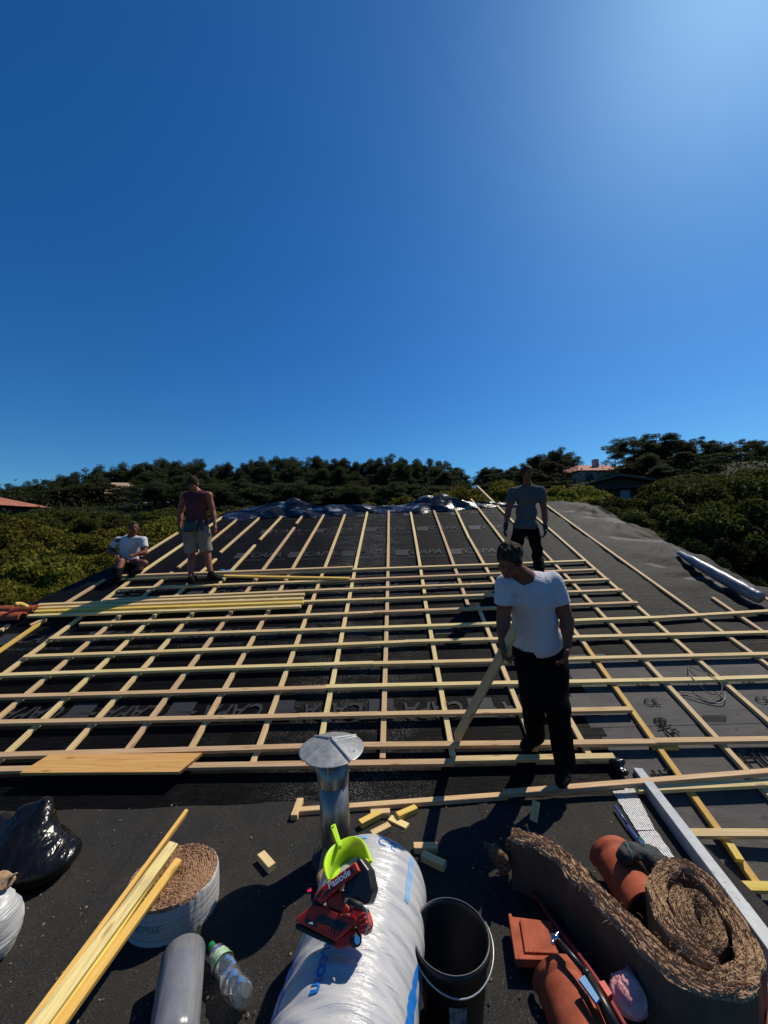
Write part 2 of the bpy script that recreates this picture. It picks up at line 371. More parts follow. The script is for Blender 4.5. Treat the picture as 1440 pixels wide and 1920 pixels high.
# ------------------------------------------------------------ implicit surfaces: one continuous skin out of tapered shapes
def wr(seed, freq, amp, aniso=(1, 1, 1), n=6):
    rg = np.random.default_rng(seed); K = rg.normal(size=(n, 3)); K /= np.linalg.norm(K, axis=1)[:, None]; K *= freq*np.linspace(0.6, 1.6, n)[:, None]*np.array(aniso); ph = rg.uniform(0, 6.28, n)
    def f(p):
        s = 0; w1 = np.sin(p @ K[0]*0.7+ph[1])
        for i in range(n): s = s + np.sin(p @ K[i]+ph[i]+1.2*w1)/(1+0.3*i)
        return s*amp/2.5
    return f
def cone(a, b, ra, rb):
    a = np.array(a, dtype=float); b = np.array(b, dtype=float); ba = b-a; L2 = max((ba@ba), 1e-9)
    def f(p):
        pa = p-a; h = np.clip(pa@ba/L2, 0, 1)
        return np.linalg.norm(pa-h[:, None]*ba, axis=1)-(ra+(rb-ra)*h)
    f.bb = (np.minimum(a, b)-max(ra, rb), np.maximum(a, b)+max(ra, rb)); return f
def ell(c, rad, fr=None):
    c = np.array(c, dtype=float); rad = np.array(rad, dtype=float); Q = np.eye(3) if fr is None else np.array([list(v) for v in fr])
    def f(p):
        q = (p-c)@Q.T/rad; l = np.linalg.norm(q, axis=1); g = np.linalg.norm(q/rad, axis=1)
        return l*(l-1)/np.maximum(g, 1e-6)
    f.bb = (c-rad.max(), c+rad.max()); return f
def rbox(c, half, r, fr=None):
    c = np.array(c, dtype=float); half = np.array(half, dtype=float); Q = np.eye(3) if fr is None else np.array([list(v) for v in fr])
    def f(p):
        q = np.abs((p-c)@Q.T)-half+r
        return np.linalg.norm(np.maximum(q, 0), axis=1)+np.minimum(q.max(axis=1), 0)-r
    e = np.linalg.norm(half); f.bb = (c-e, c+e); return f
def uni(fs, k=0.02):
    def f(p):
        d = fs[0](p)
        for g in fs[1:]:
            e = g(p)
            if k > 0:
                h = np.clip(0.5+0.5*(e-d)/k, 0, 1); d = e*(1-h)+d*h-k*h*(1-h)
            else: d = np.minimum(d, e)
        return d
    f.bb = (np.min([g.bb[0] for g in fs], axis=0), np.max([g.bb[1] for g in fs], axis=0)); return f
def plane(n, c):
    n = np.array(n, dtype=float); n = n/np.linalg.norm(n); c = np.array(c, dtype=float); return lambda p: (p-c)@n
def cutby(f, *gs, k=0.0):
    def h(p):
        d = f(p)
        for g in gs: d = np.maximum(d, g(p))
        return d
    h.bb = f.bb; return h
def minus(f, g):
    def h(p): return np.maximum(f(p), -g(p))
    h.bb = f.bb; return h
def plus(f, nz):
    def h(p): return f(p)+nz(p)
    h.bb = (f.bb[0]-0.02, f.bb[1]+0.02); return h
def skinmesh(name, f, h, m, parent=None, marg=0.03, loc=None):
    lo = np.array(f.bb[0])-marg; hi = np.array(f.bb[1])+marg; B = 6
    nb = np.ceil((hi-lo)/(h*B)).astype(int)+1; N = nb*B
    ci = np.stack(np.meshgrid(*[np.arange(k) for k in nb], indexing='ij'), -1).reshape(-1, 3)
    cv = f(lo+(ci*B+B/2-0.5)*h); near = np.abs(cv) < B*h*0.9+0.025
    G = np.repeat(np.repeat(np.repeat(np.where(cv > 0, 1.0, -1.0).reshape(nb), B, 0), B, 1), B, 2).astype(np.float32)
    off = np.stack(np.meshgrid(*[np.arange(B)]*3, indexing='ij'), -1).reshape(-1, 3)
    I = (ci[near][:, None, :]*B+off[None]).reshape(-1, 3)
    vals = np.empty(len(I), dtype=np.float32)
    for s in range(0, len(I), 200000): vals[s:s+200000] = f(lo+I[s:s+200000]*h)
    G[I[:, 0], I[:, 1], I[:, 2]] = vals
    ins = G < 0; n = ins[:-1, :-1, :-1].astype(np.int8)*0
    for a in (0, 1):
        for b in (0, 1):
            for c in (0, 1): n = n+ins[a:N[0]-1+a, b:N[1]-1+b, c:N[2]-1+c]
    cells = np.argwhere((n > 0) & (n < 8)); idx = -np.ones(n.shape, dtype=np.int64); idx[tuple(cells.T)] = np.arange(len(cells))
    acc = np.zeros((len(cells), 3)); cnt = np.zeros(len(cells))
    cor = [(a, b, c) for a in (0, 1) for b in (0, 1) for c in (0, 1)]
    for i in range(8):
        for j in range(i+1, 8):
            d = np.array(cor[j])-np.array(cor[i])
            if np.abs(d).sum() != 1: continue
            va = G[tuple((cells+cor[i]).T)]; vb = G[tuple((cells+cor[j]).T)]; x = (va < 0) != (vb < 0)
            t = np.where(x, va/np.where(x, va-vb, 1), 0)
            acc += np.where(x[:, None], np.array(cor[i])+t[:, None]*d, 0); cnt += x
    V = lo+(cells+acc/cnt[:, None])*h
    F = []
    for ax in range(3):
        o1 = [(0,0,0)]; e = np.eye(3, dtype=int)[ax]; u = np.eye(3, dtype=int)[(ax+1) % 3]; v = np.eye(3, dtype=int)[(ax+2) % 3]
        sA = ins; sB = np.roll(ins, -1, axis=ax); x = sA != sB
        P = np.argwhere(x); ok = (P+e < N).all(1) & (P-u >= 0).all(1) & (P-v >= 0).all(1) & (P < N-1).all(1); P = P[ok]
        q = [idx[tuple((P+s).T)] for s in (0*e, -u, -u-v, -v)]; Q = np.stack(q, 1); s = sA[tuple(P.T)]
        Q = Q[(Q >= 0).all(1)] if not (Q >= 0).all() else Q
        if len(Q) == len(s): Q[~s] = Q[~s][:, ::-1]
        F.append(Q[:, ::-1])
    F = np.concatenate(F)
    return mesh(name, V, F, m, parent, smooth=True, loc=loc)

# ------------------------------------------------------------ ground
def gz(x, y):
    r = math.hypot(x, y)
    t = min(max((r-13)/48.0, 0), 1); t = t*t*(3-2*t)
    side = 10.0 + 1.5*math.exp(-((x-38)/25.0)**2) - 3.5*math.exp(-((x+70)/28.0)**2)
    b = min(max((-y+5)/30.0, 0), 1)
    return -2.8 + t*side*(1-b) + 0.25*math.sin(x*0.21+1)*math.cos(y*0.17)*min(1, r/30)
def grid(xs, ys, fz):
    V = [(x, y, fz(x, y)) for y in ys for x in xs]; n = len(xs)
    F = [(j*n+i, j*n+i+1, (j+1)*n+i+1, (j+1)*n+i) for j in range(len(ys)-1) for i in range(n-1)]
    return V, F
ax = sorted(set([round(s*(i**1.6)*0.55, 2) for i in range(0, 70) for s in (-1, 1)]))
g = mesh('ground', *grid(ax, ax, gz), 'soil', smooth=True); tag(g, kind='structure')

# ------------------------------------------------------------ the house under repair: roof slopes, walls
Y0 = 2.60; YR = 8.95
def XL(y): return -3.72-0.33*(8.86-y)
def XR(y): return 4.74+0.10*(8.86-y)
house = empty('house', (0.5, 6, -2.8), 'low house with a wide sloping roof stripped of its tiles and being battened', 'house')
def slabz(y): return roof_z(y, 0)-0.02
V, F = [], []
ys = [2.05, 2.9, 4, 6, YR]
prof = []
def slab_mesh(name, ring_fn, ys_, m, th=0.14):
    V = []; F = []
    for y in ys_:
        a, b = ring_fn(y); z = slabz(y)
        V += [(a, y, z), (b, y, z), (b, y, z-th), (a, y, z-th)]
    for i in range(len(ys_)-1):
        for k in range(4): F.append((i*4+k, i*4+(k+1) % 4, (i+1)*4+(k+1) % 4, (i+1)*4+k))
    F.append((3, 2, 1, 0)); e = (len(ys_)-1)*4; F.append((e, e+1, e+2, e+3))
    return fixn(mesh(name, V, F, m, house))
slab_mesh('roof_slope', lambda y: (XL(y)+0.02, XR(y)-0.02), [2.93, 4, 6, YR], 'darkwall')
slab_mesh('roof_slope', lambda y: (1.84, XR(y)-0.02), [1.95, 2.93], 'darkwall')
zr = slabz(YR)
V = [(XL(YR)+.02, YR, zr), (XR(YR)-.02, YR, zr), (XR(4)+0.2, 13.2, 0.9), (XL(4)-0.2, 13.2, 0.9), (XL(YR)+.02, YR, zr-.14), (XR(YR)-.02, YR, zr-.14), (XR(4)+0.2, 13.2, 0.76), (XL(4)-0.2, 13.2, 0.76)]
fixn(mesh('rear_slope', V, [(0,1,2,3),(7,6,5,4),(0,4,5,1),(1,5,6,2),(2,6,7,3),(3,7,4,0)], 'darkwall', house))
# hip sides falling away from the verge, left and right
for nm, fx, dx in (('side_slope', XL, -1), ('side_slope', XR, 1)):
    V = []
    for y in (3.0, 6.0, YR): V += [(fx(y)+dx*0.0, y, slabz(y)-0.003), (fx(y)+dx*0.75, y, slabz(y)-0.55)]
    V += [(v[0], v[1], v[2]-0.12) for v in V]
    F = [(0,1,3,2),(2,3,5,4),(7,6,8,9),(9,8,10,11),(1,0,6,7),(0,2,8,6),(2,4,10,8),(3,1,7,9),(5,3,9,11),(4,5,11,10)]
    fixn(mesh(nm, V, F, 'darkwall', house))
wl = [box((-4.6, 3.0, -2.9), (-4.35, 12.6, -0.45)), box((4.9, 3.0, -2.9), (5.15, 12.6, -0.45)), box((-4.35, 12.35, -2.9), (4.9, 12.6, 0.7)), box((1.85, 2.75, -2.9), (4.9, 3.0, -0.2))]
V, F = cat_(wl); mesh('wall', V, F, 'wall', house)

# flat roof: felt slab the camera stands on
fr = empty('flat_roof', (0, 0, 0), 'flat roof covered in dark mineral felt below the bare sloping roof', 'flat roof')
def ffz(x, y): return 0.004*math.sin(x*2.3+y)*math.cos(y*1.9) + 0.002*math.sin(x*9+y*3)
xs = [-7+i*0.11 for i in range(int(8.84/0.11)+1)]+[1.80]; ys_ = [-3+i*0.11 for i in range(55)]+[3.02]
fo = mesh('felt_surface', *grid(xs, ys_, ffz), 'felt', fr, smooth=True)
V, F = box((-7, -3, -0.22), (1.80, 2.93, -0.012)); mesh('slab', V, F, 'darkwall', fr)
V, F = box((-6.9, -2.9, -2.9), (1.7, 2.72, -0.22)); mesh('wall', V, F, 'wall', fr)
# felt seams: narrow lapped edges
for A, B in (((75, 1560), (190, 1462)), ((598, 1590), (640, 1470)), ((470, 1640), (510, 1560))): pass
for (x0, w_) in ((-2.9, 0.9), (-1.55, 1), (-0.42, 1), (0.62, 1)):
    pts = [Vector((x0+0.01*math.sin(y*3), y, 0.008)) for y in np.linspace(-0.5, 2.72, 20)]
    V = []; F = []
    for p in pts: V += [p+Vector((-0.05, 0, -0.006)), p+Vector((0.012, 0, 0.0)), p+Vector((0.014, 0, -0.012))]
    for i in range(len(pts)-1): F += [(i*3, i*3+1, i*3+4, i*3+3), (i*3+1, i*3+2, i*3+5, i*3+4)]
    mesh('felt_lap', V, F, 'felt', fr)

# ------------------------------------------------------------ roofing membranes
wrk = wr(3, 1.4, 0.006, (0.4, 1.6, 0)); wrk2 = wr(5, 5.0, 0.004, (0.3, 1.5, 0))
def memz(x, y):
    p = np.array([[x, y, 0.0]]); return float(wrk(p)[0]+wrk2(p)[0])
def make_membrane():
    xs_n = 230; ysv = np.arange(Y0+0.10, YR+0.12, 0.045); V = []; F = []
    uu = np.linspace(0, 1, xs_n)
    X = np.array([XL(y)-0.03+(XR(y)+0.06-XL(y))*uu for y in ysv]); Yg = np.repeat(ysv[:, None], xs_n, 1)
    P = np.stack([X.ravel(), Yg.ravel(), 0*X.ravel()], 1)
    dz = (wrk(P)+wrk2(P)).reshape(X.shape)
    # loose right hand edge: folds that fan out from where the sheet is pinched
    e = np.clip((uu-0.78)/0.22, 0, 1)[None, :]**1.5
    for (fx, fy) in ((4.75, 8.7), (4.85, 6.75), (4.9, 5.6), (4.8, 7.9)):
        an = np.arctan2(Yg-fy, fx-X); r = np.hypot(Yg-fy, X-fx)
        dz = dz + 0.013*np.exp(-((r-0.25)/0.75)**2)*np.sin(an*11+fy)*np.clip(r/0.3, 0, 1)
    dz = dz+e*0.030*np.sin(Yg*5.2+X*1.4+1.2*np.sin(X*3))+e*0.012*np.sin(Yg*13+X*2)
    e2 = np.clip((uu-0.66)/0.3, 0, 1)[None, :]; dz = dz+e2*0.004*np.sin(Yg*21+3*np.sin(X*2.3+Yg)+X*1.5)+e2*0.0015*np.sin(Yg*43+5*np.sin(X*1.9)+X*4)
    dz = dz+0.012*np.clip((0.03-uu)/0.03, 0, 1)[None, :]
    dz = np.where(uu[None, :] < 0.72, np.minimum(dz, 0.0015)-0.004, dz)
    Z = np.array([roof_z(y, 0) for y in ysv])[:, None]+dz+0.004
    # under the lower edge the sheet runs out onto the flat roof
    Z = np.maximum(Z, 0.013+0.0*Z) if False else Z
    V = np.stack([X.ravel(), Yg.ravel(), Z.ravel()], 1)
    for j in range(len(ysv)-1):
        for i in range(xs_n-1):
            xc = X[j, i]; yc = ysv[j]
            lim = 1.69+0.10*math.sin(yc*4)
            if xc > lim and yc < 4.02+0.02*math.sin(xc*5): continue
            F.append((j*xs_n+i, j*xs_n+i+1, (j+1)*xs_n+i+1, (j+1)*xs_n+i))
    return mesh('roofing_membrane', V, F, 'membrane', smooth=True)
mem = make_membrane()
tag(mem, 'black woven roofing membrane with grey printed wording, stretched over the sloping roof under the battens', 'membrane')
# older grey underlay low on the right, in lapped widths
gu = empty('grey_underlay', (3.0, 3.2, roof_z(3.2, 0)), 'old dark grey underlay with black printed marks, low on the right below the black membrane', 'underlay')
for k, (ya, yb, lift) in enumerate(((1.95, 2.62, -0.002), (2.55, 3.32, 0.001), (3.27, 4.10, 0.0035))):
    xs = np.linspace(1.66 if k else 1.86, 5.4, 90); yv = np.linspace(ya, yb, 22)
    def uz(x, y):
        q = np.array([[x, y, k*3.0]]); return roof_z(y, 0)-0.004+lift+float(wrk(q)[0])*0.9+float(wrk2(q)[0])*1.2 - (0.02 if k == 0 else 0)*abs(math.sin(x*1.7))
    mesh('underlay_width', *grid(list(xs), list(yv), uz), 'greyfelt', gu, smooth=True)

EX = Vector((1, 0, 0)); EY = Vector((0, CS, CS*SL)); EXY = EY
def roof_text(s, size, px, py, m, rot=0.0, parent=None, h=0.009, name='printed_wording', sy=1.0):
    V, F = text_geo(s, size); c = P_r(px, py, h)
    x = EX*math.cos(rot)+EY*math.sin(rot); y = (EY*math.cos(rot)-EX*math.sin(rot))*sy
    return place(V, c, x, y), F
# the membrane's repeated wording, upright in the upper rows and upside down low on the slope
def logo(px, py, rot, size=0.25):
    out = []
    V, F = text_geo('CAPA', size, 0.012); c = P_r(px, py, 0.0062)
    x = EX*math.cos(rot)+EY*math.sin(rot); y = (EY*math.cos(rot)-EX*math.sin(rot))
    V = [(v[0]*0.85+0.25*v[1], v[1]*1.0, 0) for v in V]
    out.append((place(V, c, x, y), F))
    q = [(-0.52, -0.11), (-0.30, -0.11), (-0.30, 0.02), (-0.22, 0.11), (-0.52, 0.11)]
    out.append((place([(a, b, 0) for a, b in q], c-x*0.02, x, y), [(0, 1, 2, 3, 4)]))
    out.append((place([(0.32, -0.015, 0), (0.52, -0.012, 0), (0.52, -0.004, 0), (0.34, 0.02, 0)], c, x, y), [(0, 1, 2, 3)]))
    V, F = text_geo("L'EXPERTISE COUVERTURE", 0.062, 0.008)
    out.append((place(V, c-y*0.20, x, y), F))
    return out
L = []
def row(py, x0, x1, n, rot=0.0, slope=-0.02):
    for i in range(n):
        px = x0+(x1-x0)*i/max(1, n-1); L.extend(logo(px, py+slope*(px-720), rot))
row(965, 450, 890, 6); row(992, 540, 930, 5); row(1036, 500, 900, 5); row(1100, 280, 860, 5); row(1181, 80, 900, 6, 0, -0.025)
row(1330, 60, 1000, 6, math.pi, -0.012)
V, F = cat_(L); mesh('printed_wording', V, F, 'print', mem)
L_ = []; L = []
for s, sz, px, py, rot in (('CE', 0.11, 1222, 1317, 0), ('CE', 0.11, 1432, 1313, 0), ('8|5', 0.15, 1248, 1362, -1.35), ('(', 0.16, 1252, 1372, 0.3), ('BG', 0.09, 1206, 1284, math.pi), ('BG', 0.09, 1404, 1279, math.pi),
                           ('HIT', 0.22, 1432, 1423, 0.0), ('ROOF UNDERLAY', 0.045, 1340, 1345, 0), ('HIT', 0.2, 1245, 1462, 0.0)):
    if s == 'ROOF UNDERLAY':
        # two lines of fine illegible print
        for r_ in range(2):
            for k in range(15):
                c = P_r(1318+k*3.0, 1343+r_*6, 0.011); L.append((place([(-.004, -.012, 0), (.004, -.012, 0), (.006, .012, 0), (-.002, .012, 0)], c, EX, EY), [(0, 1, 2, 3)]))
        continue
    L_.append(roof_text(s, sz, px, py, 'ink', rot, h=0.0125))
L_.append(cat_(L))
for V, F in L_: mesh('printed_mark', V, F, 'ink', gu)

# ------------------------------------------------------------ timber on the slope
BW = 0.046; BH = 0.028; H1 = 0.032; H2 = 0.060
ORD = ['first', 'second', 'third', 'fourth', 'fifth', 'sixth', 'seventh', 'eighth', 'ninth', 'tenth', 'eleventh', 'twelfth']
def cb(i, x0, y0, x1, y1, lab, m='batten', h=H1):
    batten('counter_batten', P_r(x0, y0, h), P_r(x1, y1, h), BW*0.98, BH, NRM, m, 0.006, label=lab, cat='counter batten', group='counter battens running up the slope')
CB = [
 (0, 1181, 15, 1170, 'short end of counter batten at the left edge below the red tiles'),
 (-60, 1259, 85, 1160, 'counter batten whose upper end stops in front of the loose stack, far left'),
 (118, 1133, 197, 1085, 'short counter batten at the left verge between the seated man and the red tiles'),
 (263, 1041, 333, 998, 'counter batten on the left verge just right of the seated man'),
 (-60, 1310, 257, 1078, 'long lower counter batten reaching from the left edge up to the seated man'),
 (257, 1077, 417, 968, 'upper counter batten running behind the knees of the man in shorts'),
 (-40, 1373, 323, 1072, 'lower counter batten ending left of the ankles of the man in shorts'),
 (333, 1063, 458, 962, 'upper counter batten passing between the shins of the man in shorts'),
 (-10, 1429, 405, 1047, 'lower counter batten ending right behind the shoes of the man in shorts'),
 (412, 1035, 496, 961, 'short upper counter batten just right of the hand of the man in shorts'),
 (115, 1418, 478, 1021, 'lower counter batten ending beside the blue gloves'),
 (487, 1011, 530, 966, 'short upper counter batten above the blue gloves'),
 (228, 1417, 552, 988, 'long counter batten with a short piece above it, left of centre'),
 (555, 981, 573, 958, 'very short piece of counter batten under the foil, left of centre'),
 (350, 1412, 608, 962, 'long counter batten crossing the right end of the orange plank'),
 (474, 1428, 650, 953, 'long counter batten next to the flue cap on its left'),
 (597, 1401, 690, 951, 'counter batten running down behind the flue cap'),
 (718, 1421, 729.5, 949, 'counter batten running straight up the middle of the slope', 'batten'),
 (849, 1417, 797, 1120, 'lower counter batten touching the foot of the carried timber'),
 (796, 1112, 768, 949, 'upper counter batten first right of the middle one'),
 (877, 1133, 810, 946, 'upper counter batten ending near the shadow of the man in grey'),
 (1004, 1404, 897, 1134, 'lower counter batten running behind the carried timber to the man in white'),
 (1106, 1414, 880, 1009, 'counter batten passing behind the man in white'),
 (880, 1009, 850, 946, 'short top counter batten left of the man in grey'),
 (1100, 1211, 883, 935, 'counter batten reaching the foil left of the man in grey'),
 (1422, 1656, 1100, 1211, 'long counter batten running down to the grey flashing at lower right'),
 (1500, 1548, 1015, 1030, 'long counter batten passing just right of the legs of the man in grey'),
 (1018, 1032, 895, 911, 'loose counter batten poking up above the ridge beside the man in grey'),
 (1500, 1401, 1005, 969, 'long counter batten starting at the hip of the man in grey'),
 (1480, 1275, 1020, 943, 'counter batten starting at the shoulder of the man in grey'),
 (1500, 1229, 1337, 1119, 'short counter batten low at right below the loose grey sheet'),
 (1500, 1158, 1427, 1116, 'short counter batten end at the right edge beside the rolled plastic'),
]
for i, c in enumerate(CB):
    cb(i, *c[:5], m=('yellow' if i in (1, 25) else 'batten'))
batten('offcut', P_r(57, 1171, H1+0.02), P_r(84, 1159, H1+0.02), BW, BH, NRM, 'batten', label='short offcut lying beside the top of the far left counter batten', cat='offcut')
batten('offcut', P_r(1369, 1581, H1+BH), P_r(1388, 1611, H1+BH), BW, BH, NRM, 'yellow', label='yellow offcut nailed on the counter batten near the grey flashing', cat='offcut')
batten('offcut', P_r(1222, 1397, H1), P_r(1270, 1397, H1), BW, BH, NRM, 'yellow', label='orange offcut tucked under the second batten row at right', cat='offcut')
def hb(x0, y0, x1, y1, lab, m='batten', h=H2, grp='tile battens laid across the slope'):
    return batten('tile_batten', P_r(x0, y0, h), P_r(x1, y1, h), BW, BH, NRM, m, 0.005, label=lab, cat='batten', group=grp)
RO = '{} batten row up, {}'
def RW(n, w_): return RO.format(ORD[n], w_)
HB = [
 (-90, 1444, 850, 1426, RW(0, 'long left part under the orange plank')),
 (850, 1423, 1152, 1417, RW(0, 'short right part under the boots of the man in white')),
 (-90, 1416, 600, 1397, RW(1, 'left part ending behind the flue cap')),
 (600, 1397, 1227, 1388, RW(1, 'middle part behind the man in white')),
 (1227, 1388, 1530, 1384, RW(1, 'right part over the grey underlay')),
 (-90, 1354, 560, 1341, RW(2, 'left part')), (560, 1341, 1183, 1327, RW(2, 'right part ending in the open at its tip')),
 (-90, 1308, 610, 1287, RW(3, 'left part')), (610, 1287, 1356, 1271, RW(3, 'middle part crossing the black cord')), (1356, 1271, 1530, 1266, RW(3, 'short right part')),
 (-90, 1267, 700, 1242, RW(4, 'left part')), (700, 1242, 1530, 1223, RW(4, 'right part')),
 (44, 1230, 760, 1202, RW(5, 'left part')), (760, 1202, 1530, 1181, RW(5, 'right part')),
 (92, 1196, 640, 1177, RW(6, 'left part')), (640, 1177, 1228, 1157, RW(6, 'middle part')), (1228, 1157, 1530, 1140, RW(6, 'right part')),
 (150, 1168, 700, 1147, RW(7, 'left part')), (700, 1147, 1195, 1128, RW(7, 'right part')),
 (150, 1143, 700, 1122, RW(8, 'left part in front of the loose stack')), (700, 1122, 1167, 1105, RW(8, 'right part')),
 (195, 1123, 640, 1104, RW(9, 'left part')), (640, 1104, 1142, 1085, RW(9, 'right part')),
 (222, 1103, 600, 1088, RW(10, 'left part')), (600, 1088, 1118, 1067, RW(10, 'right part behind the man in white')),
 (216, 1084, 560, 1071, RW(11, 'left part under the shoes of the man in shorts')), (560, 1071, 1098, 1050, RW(11, 'right part at the top of the laid rows')),
]
for c in HB: hb(*c)
for x0, y0, x1, y1, lab, m, h in (
 (72, 1133, 571, 1113, 'loose batten at the back of the stack beside the red tiles', 'batten', H2+BH),
 (67, 1139, 569, 1121, 'loose batten second from the back of the stack beside the red tiles', 'batten', H2+BH),
 (66, 1145, 569, 1128, 'loose batten third from the back of the stack beside the red tiles', 'yellow', H2+BH),
 (53, 1153, 564, 1135, 'loose batten at the front of the stack, reaching farthest left', 'batten', H2+BH),
 (216, 1079, 662, 1062, 'loose batten under the heel of the man in shorts, at the back of the pair', 'batten', H2+BH),
 (420, 1078, 656, 1083, 'loose batten in front of the man in shorts, slightly askew', 'yellow', H2+BH),
 (1287, 1559, 1530, 1560, 'bright batten end resting beside the grey flashing', 'batten', H2),
 (1368, 1662, 1530, 1664, 'lowest batten at the right edge below the bright one', 'yellow', H2),
 (1195, 1478, 1530, 1463, 'shaded batten lying under the long leaning one at right', 'batten', H2)):
    hb(x0, y0, x1, y1, lab, m, h, None)
batten('floor_batten', P_z(556, 1517, 0.030), P_z(950, 1488, 0.034), 0.046, 0.028, Vector((0, 0, 1)), 'batten', label='long batten lying on the felt in front of the flue, left part', cat='batten')
batten('leaning_batten', P_z(945, 1484, 0.062), P_r(1530, 1437, H2+BH), 0.046, 0.028, Vector((0, -.1, 1)), 'batten', label='long batten lying from the felt up onto the battens at right', cat='batten')
# orange plank
pl = batten('plank', P_r(66, 1431, H2+0.026), P_r(358, 1429, H2+0.026), 0.155, 0.024, NRM, 'plank', cut=0.10, label='wide orange plank lying over the lowest battens at left', cat='plank')

# offcuts on the felt
def off(x0, y0, x1, y1, z, lab, m='batten', wd=0.045, ht=0.034):
    batten('offcut', P_z(x0, y0, z), P_z(x1, y1, z), wd, ht, Vector((0, 0, 1)), m, label=lab, cat='offcut', group='timber offcuts scattered on the felt')
off(551, 1528, 563, 1496, 0.038, 'offcut butted across the left end of the floor batten')
off(489, 1598, 510, 1622, 0.036, 'single offcut alone on the felt left of the flue')
off(847, 1459, 887, 1458, 0.036, 'single offcut alone below the lowest batten row')
off(695, 1521, 731, 1519, 0.036, 'offcut flat behind the others beside the flue pipe')
off(675, 1540, 712, 1521, 0.040, 'yellow offcut slanting beside the flue pipe', 'yellow')
off(745, 1526, 780, 1511, 0.036, 'offcut slanting in front of the floor batten, nearest the shadow', 'yellow')
off(697, 1561, 730, 1544, 0.036, 'offcut just behind the white insulation roll')
off(731, 1532, 764, 1548, 0.014, 'thin splinter of board among the offcuts', 'batten', 0.05, 0.012)
off(776, 1584, 820, 1584, 0.036, 'shaded offcut lying crosswise right of the white roll')
off(792, 1598, 834, 1618, 0.036, 'shaded offcut lying slantwise right of the white roll')
batten('offcut', P_z(1006, 1502, 0.10), P_z(1000, 1540, 0.012), 0.045, 0.03, Vector((0, -.5, 1)), 'batten', label='offcut poking up behind the brown fibre mat', cat='offcut')

# grey flashing, upstand and ribbed strip at the edge of the flat roof
batten('edge_flashing', P_z(1196, 1440, 0.085), P_z(1388, 1690, 0.085), 0.062, 0.085, Vector((0, 0, 1)), 'flash', label='grey metal flashing, far length along the edge of the flat roof', cat='flashing')
batten('edge_flashing', P_z(1388, 1690, 0.088), P_z(1530, 1880, 0.088), 0.066, 0.088, Vector((0, 0, 1)), 'flash', label='grey metal flashing, near length along the edge of the flat roof', cat='flashing')
batten('metal_upstand', P_r(1236, 1484, 0.06), P_r(1292, 1566, 0.05), 0.02, 0.05, NRM, 'flash', label='thin grey upstand beside the flashing at the foot of the slope', cat='flashing')
def strip(q, lab, z=0.010):
    P = [P_z(x, y, z) for x, y in q]; c = sum(P, Vector())/4
    n = 14; V = []; F = []
    for i in range(n+1):
        for j in range(2): V.append(P[0+j].lerp(P[3-j], i/n)+Vector((0, 0, 0.003*math.sin(i*2.1)*(j*2-1))))
    for i in range(n): F.append((2*i, 2*i+1, 2*i+3, 2*i+2))
    m = len(V); V2 = V+[v-Vector((0, 0, 0.009)) for v in V]; F += [tuple(a+m for a in f[::-1]) for f in F[:]]
    ring = [2*i for i in range(n+1)]+[2*i+1 for i in range(n, -1, -1)]
    for a in range(len(ring)): b = (a+1) % len(ring); F.append((ring[a], ring[b], ring[b]+m, ring[a]+m))
    tag(fixn(mesh('ribbed_strip', V2, F, 'strip', loc=c)), lab, 'strip')
strip([(1136, 1463), (1180, 1461), (1222, 1556), (1192, 1556)] if False else [(1134, 1460), (1178, 1457), (1228, 1555), (1194, 1557)], 'pale ribbed metal strip, far piece along the flat roof edge')
strip([(1196, 1559), (1230, 1557), (1330, 1700), (1285, 1702)], 'pale ribbed metal strip, middle piece running under the brown fibre roll')
strip([(1400, 1800), (1450, 1800), (1540, 1930), (1470, 1945)], 'pale ribbed metal strip, near piece at the right edge of the picture')
V, F = tube([P_z(1153, 1511, 0.03), P_z(1176, 1545, 0.03)], 0.0075, 10); tag(mesh('blue_tube', V, F, 'bluep', smooth=True, loc=P_z(1160, 1520, 0.02)), 'short dark blue tube end with a pale tip beside the ribbed strip', 'tube')
V, F = tube([P_z(1176, 1548, 0.022), P_z(1450, 1905, 0.022)], 0.009, 10); tag(mesh('blue_tube', V, F, 'bluep', smooth=True, loc=P_z(1300, 1700, 0.02)), 'long dark blue tube running under the fibre roll along the strip', 'tube')

# ------------------------------------------------------------ foil and loose sheeting
def tarp(name, p0, p1, wd, ht, seed, m, lab, n=150, k=26):
    A = Vector(p0); B = Vector(p1); x = (B-A).normalized(); L = (B-A).length; y = Vector((0, 0, 1)).cross(x).normalized(); rg = np.random.default_rng(seed)
    ph = rg.uniform(0, 6, 12); V = []; F = []
    for i in range(n+1):
        s = i/n; S = s*L; h = ht*(0.50+0.28*math.sin(S*1.6+ph[0])+0.15*math.sin(S*3.7+ph[1])+0.06*math.sin(S*9+ph[2]))*min(1, s*14, (1-s)*14+0.1); h = max(h, ht*0.12)
        ww = wd*(1+0.2*math.sin(S*3.1+ph[3]))
        for j in range(k+1):
            t = j/k; a = (t-0.5)*2
            z = h*(1-abs(a)**1.6); f = h*0.30
            z += f*math.sin(a*6+S*2.2+ph[4]+1.2*math.sin(S*4+a*2))*(1-a*a) + f*0.35*math.sin(a*13-S*5+ph[5]+1.5*math.sin(S*3))*(1-a*a)
            q = A+x*S+y*(a*ww/2+0.05*math.sin(S*8+a*5))
            base = roof_z(min(q.y, YR), 0)+0.012 - max(0, q.y-YR)*0.35
            V.append((q.x+0.03*math.sin(S*6+a*5), q.y, base+max(z, 0)))
    for i in range(n):
        for j in range(k): F.append((i*(k+1)+j, i*(k+1)+j+1, (i+1)*(k+1)+j+1, (i+1)*(k+1)+j))
    o = mesh(name, V, F, m, smooth=False, loc=A); return tag(o, lab, 'sheeting')
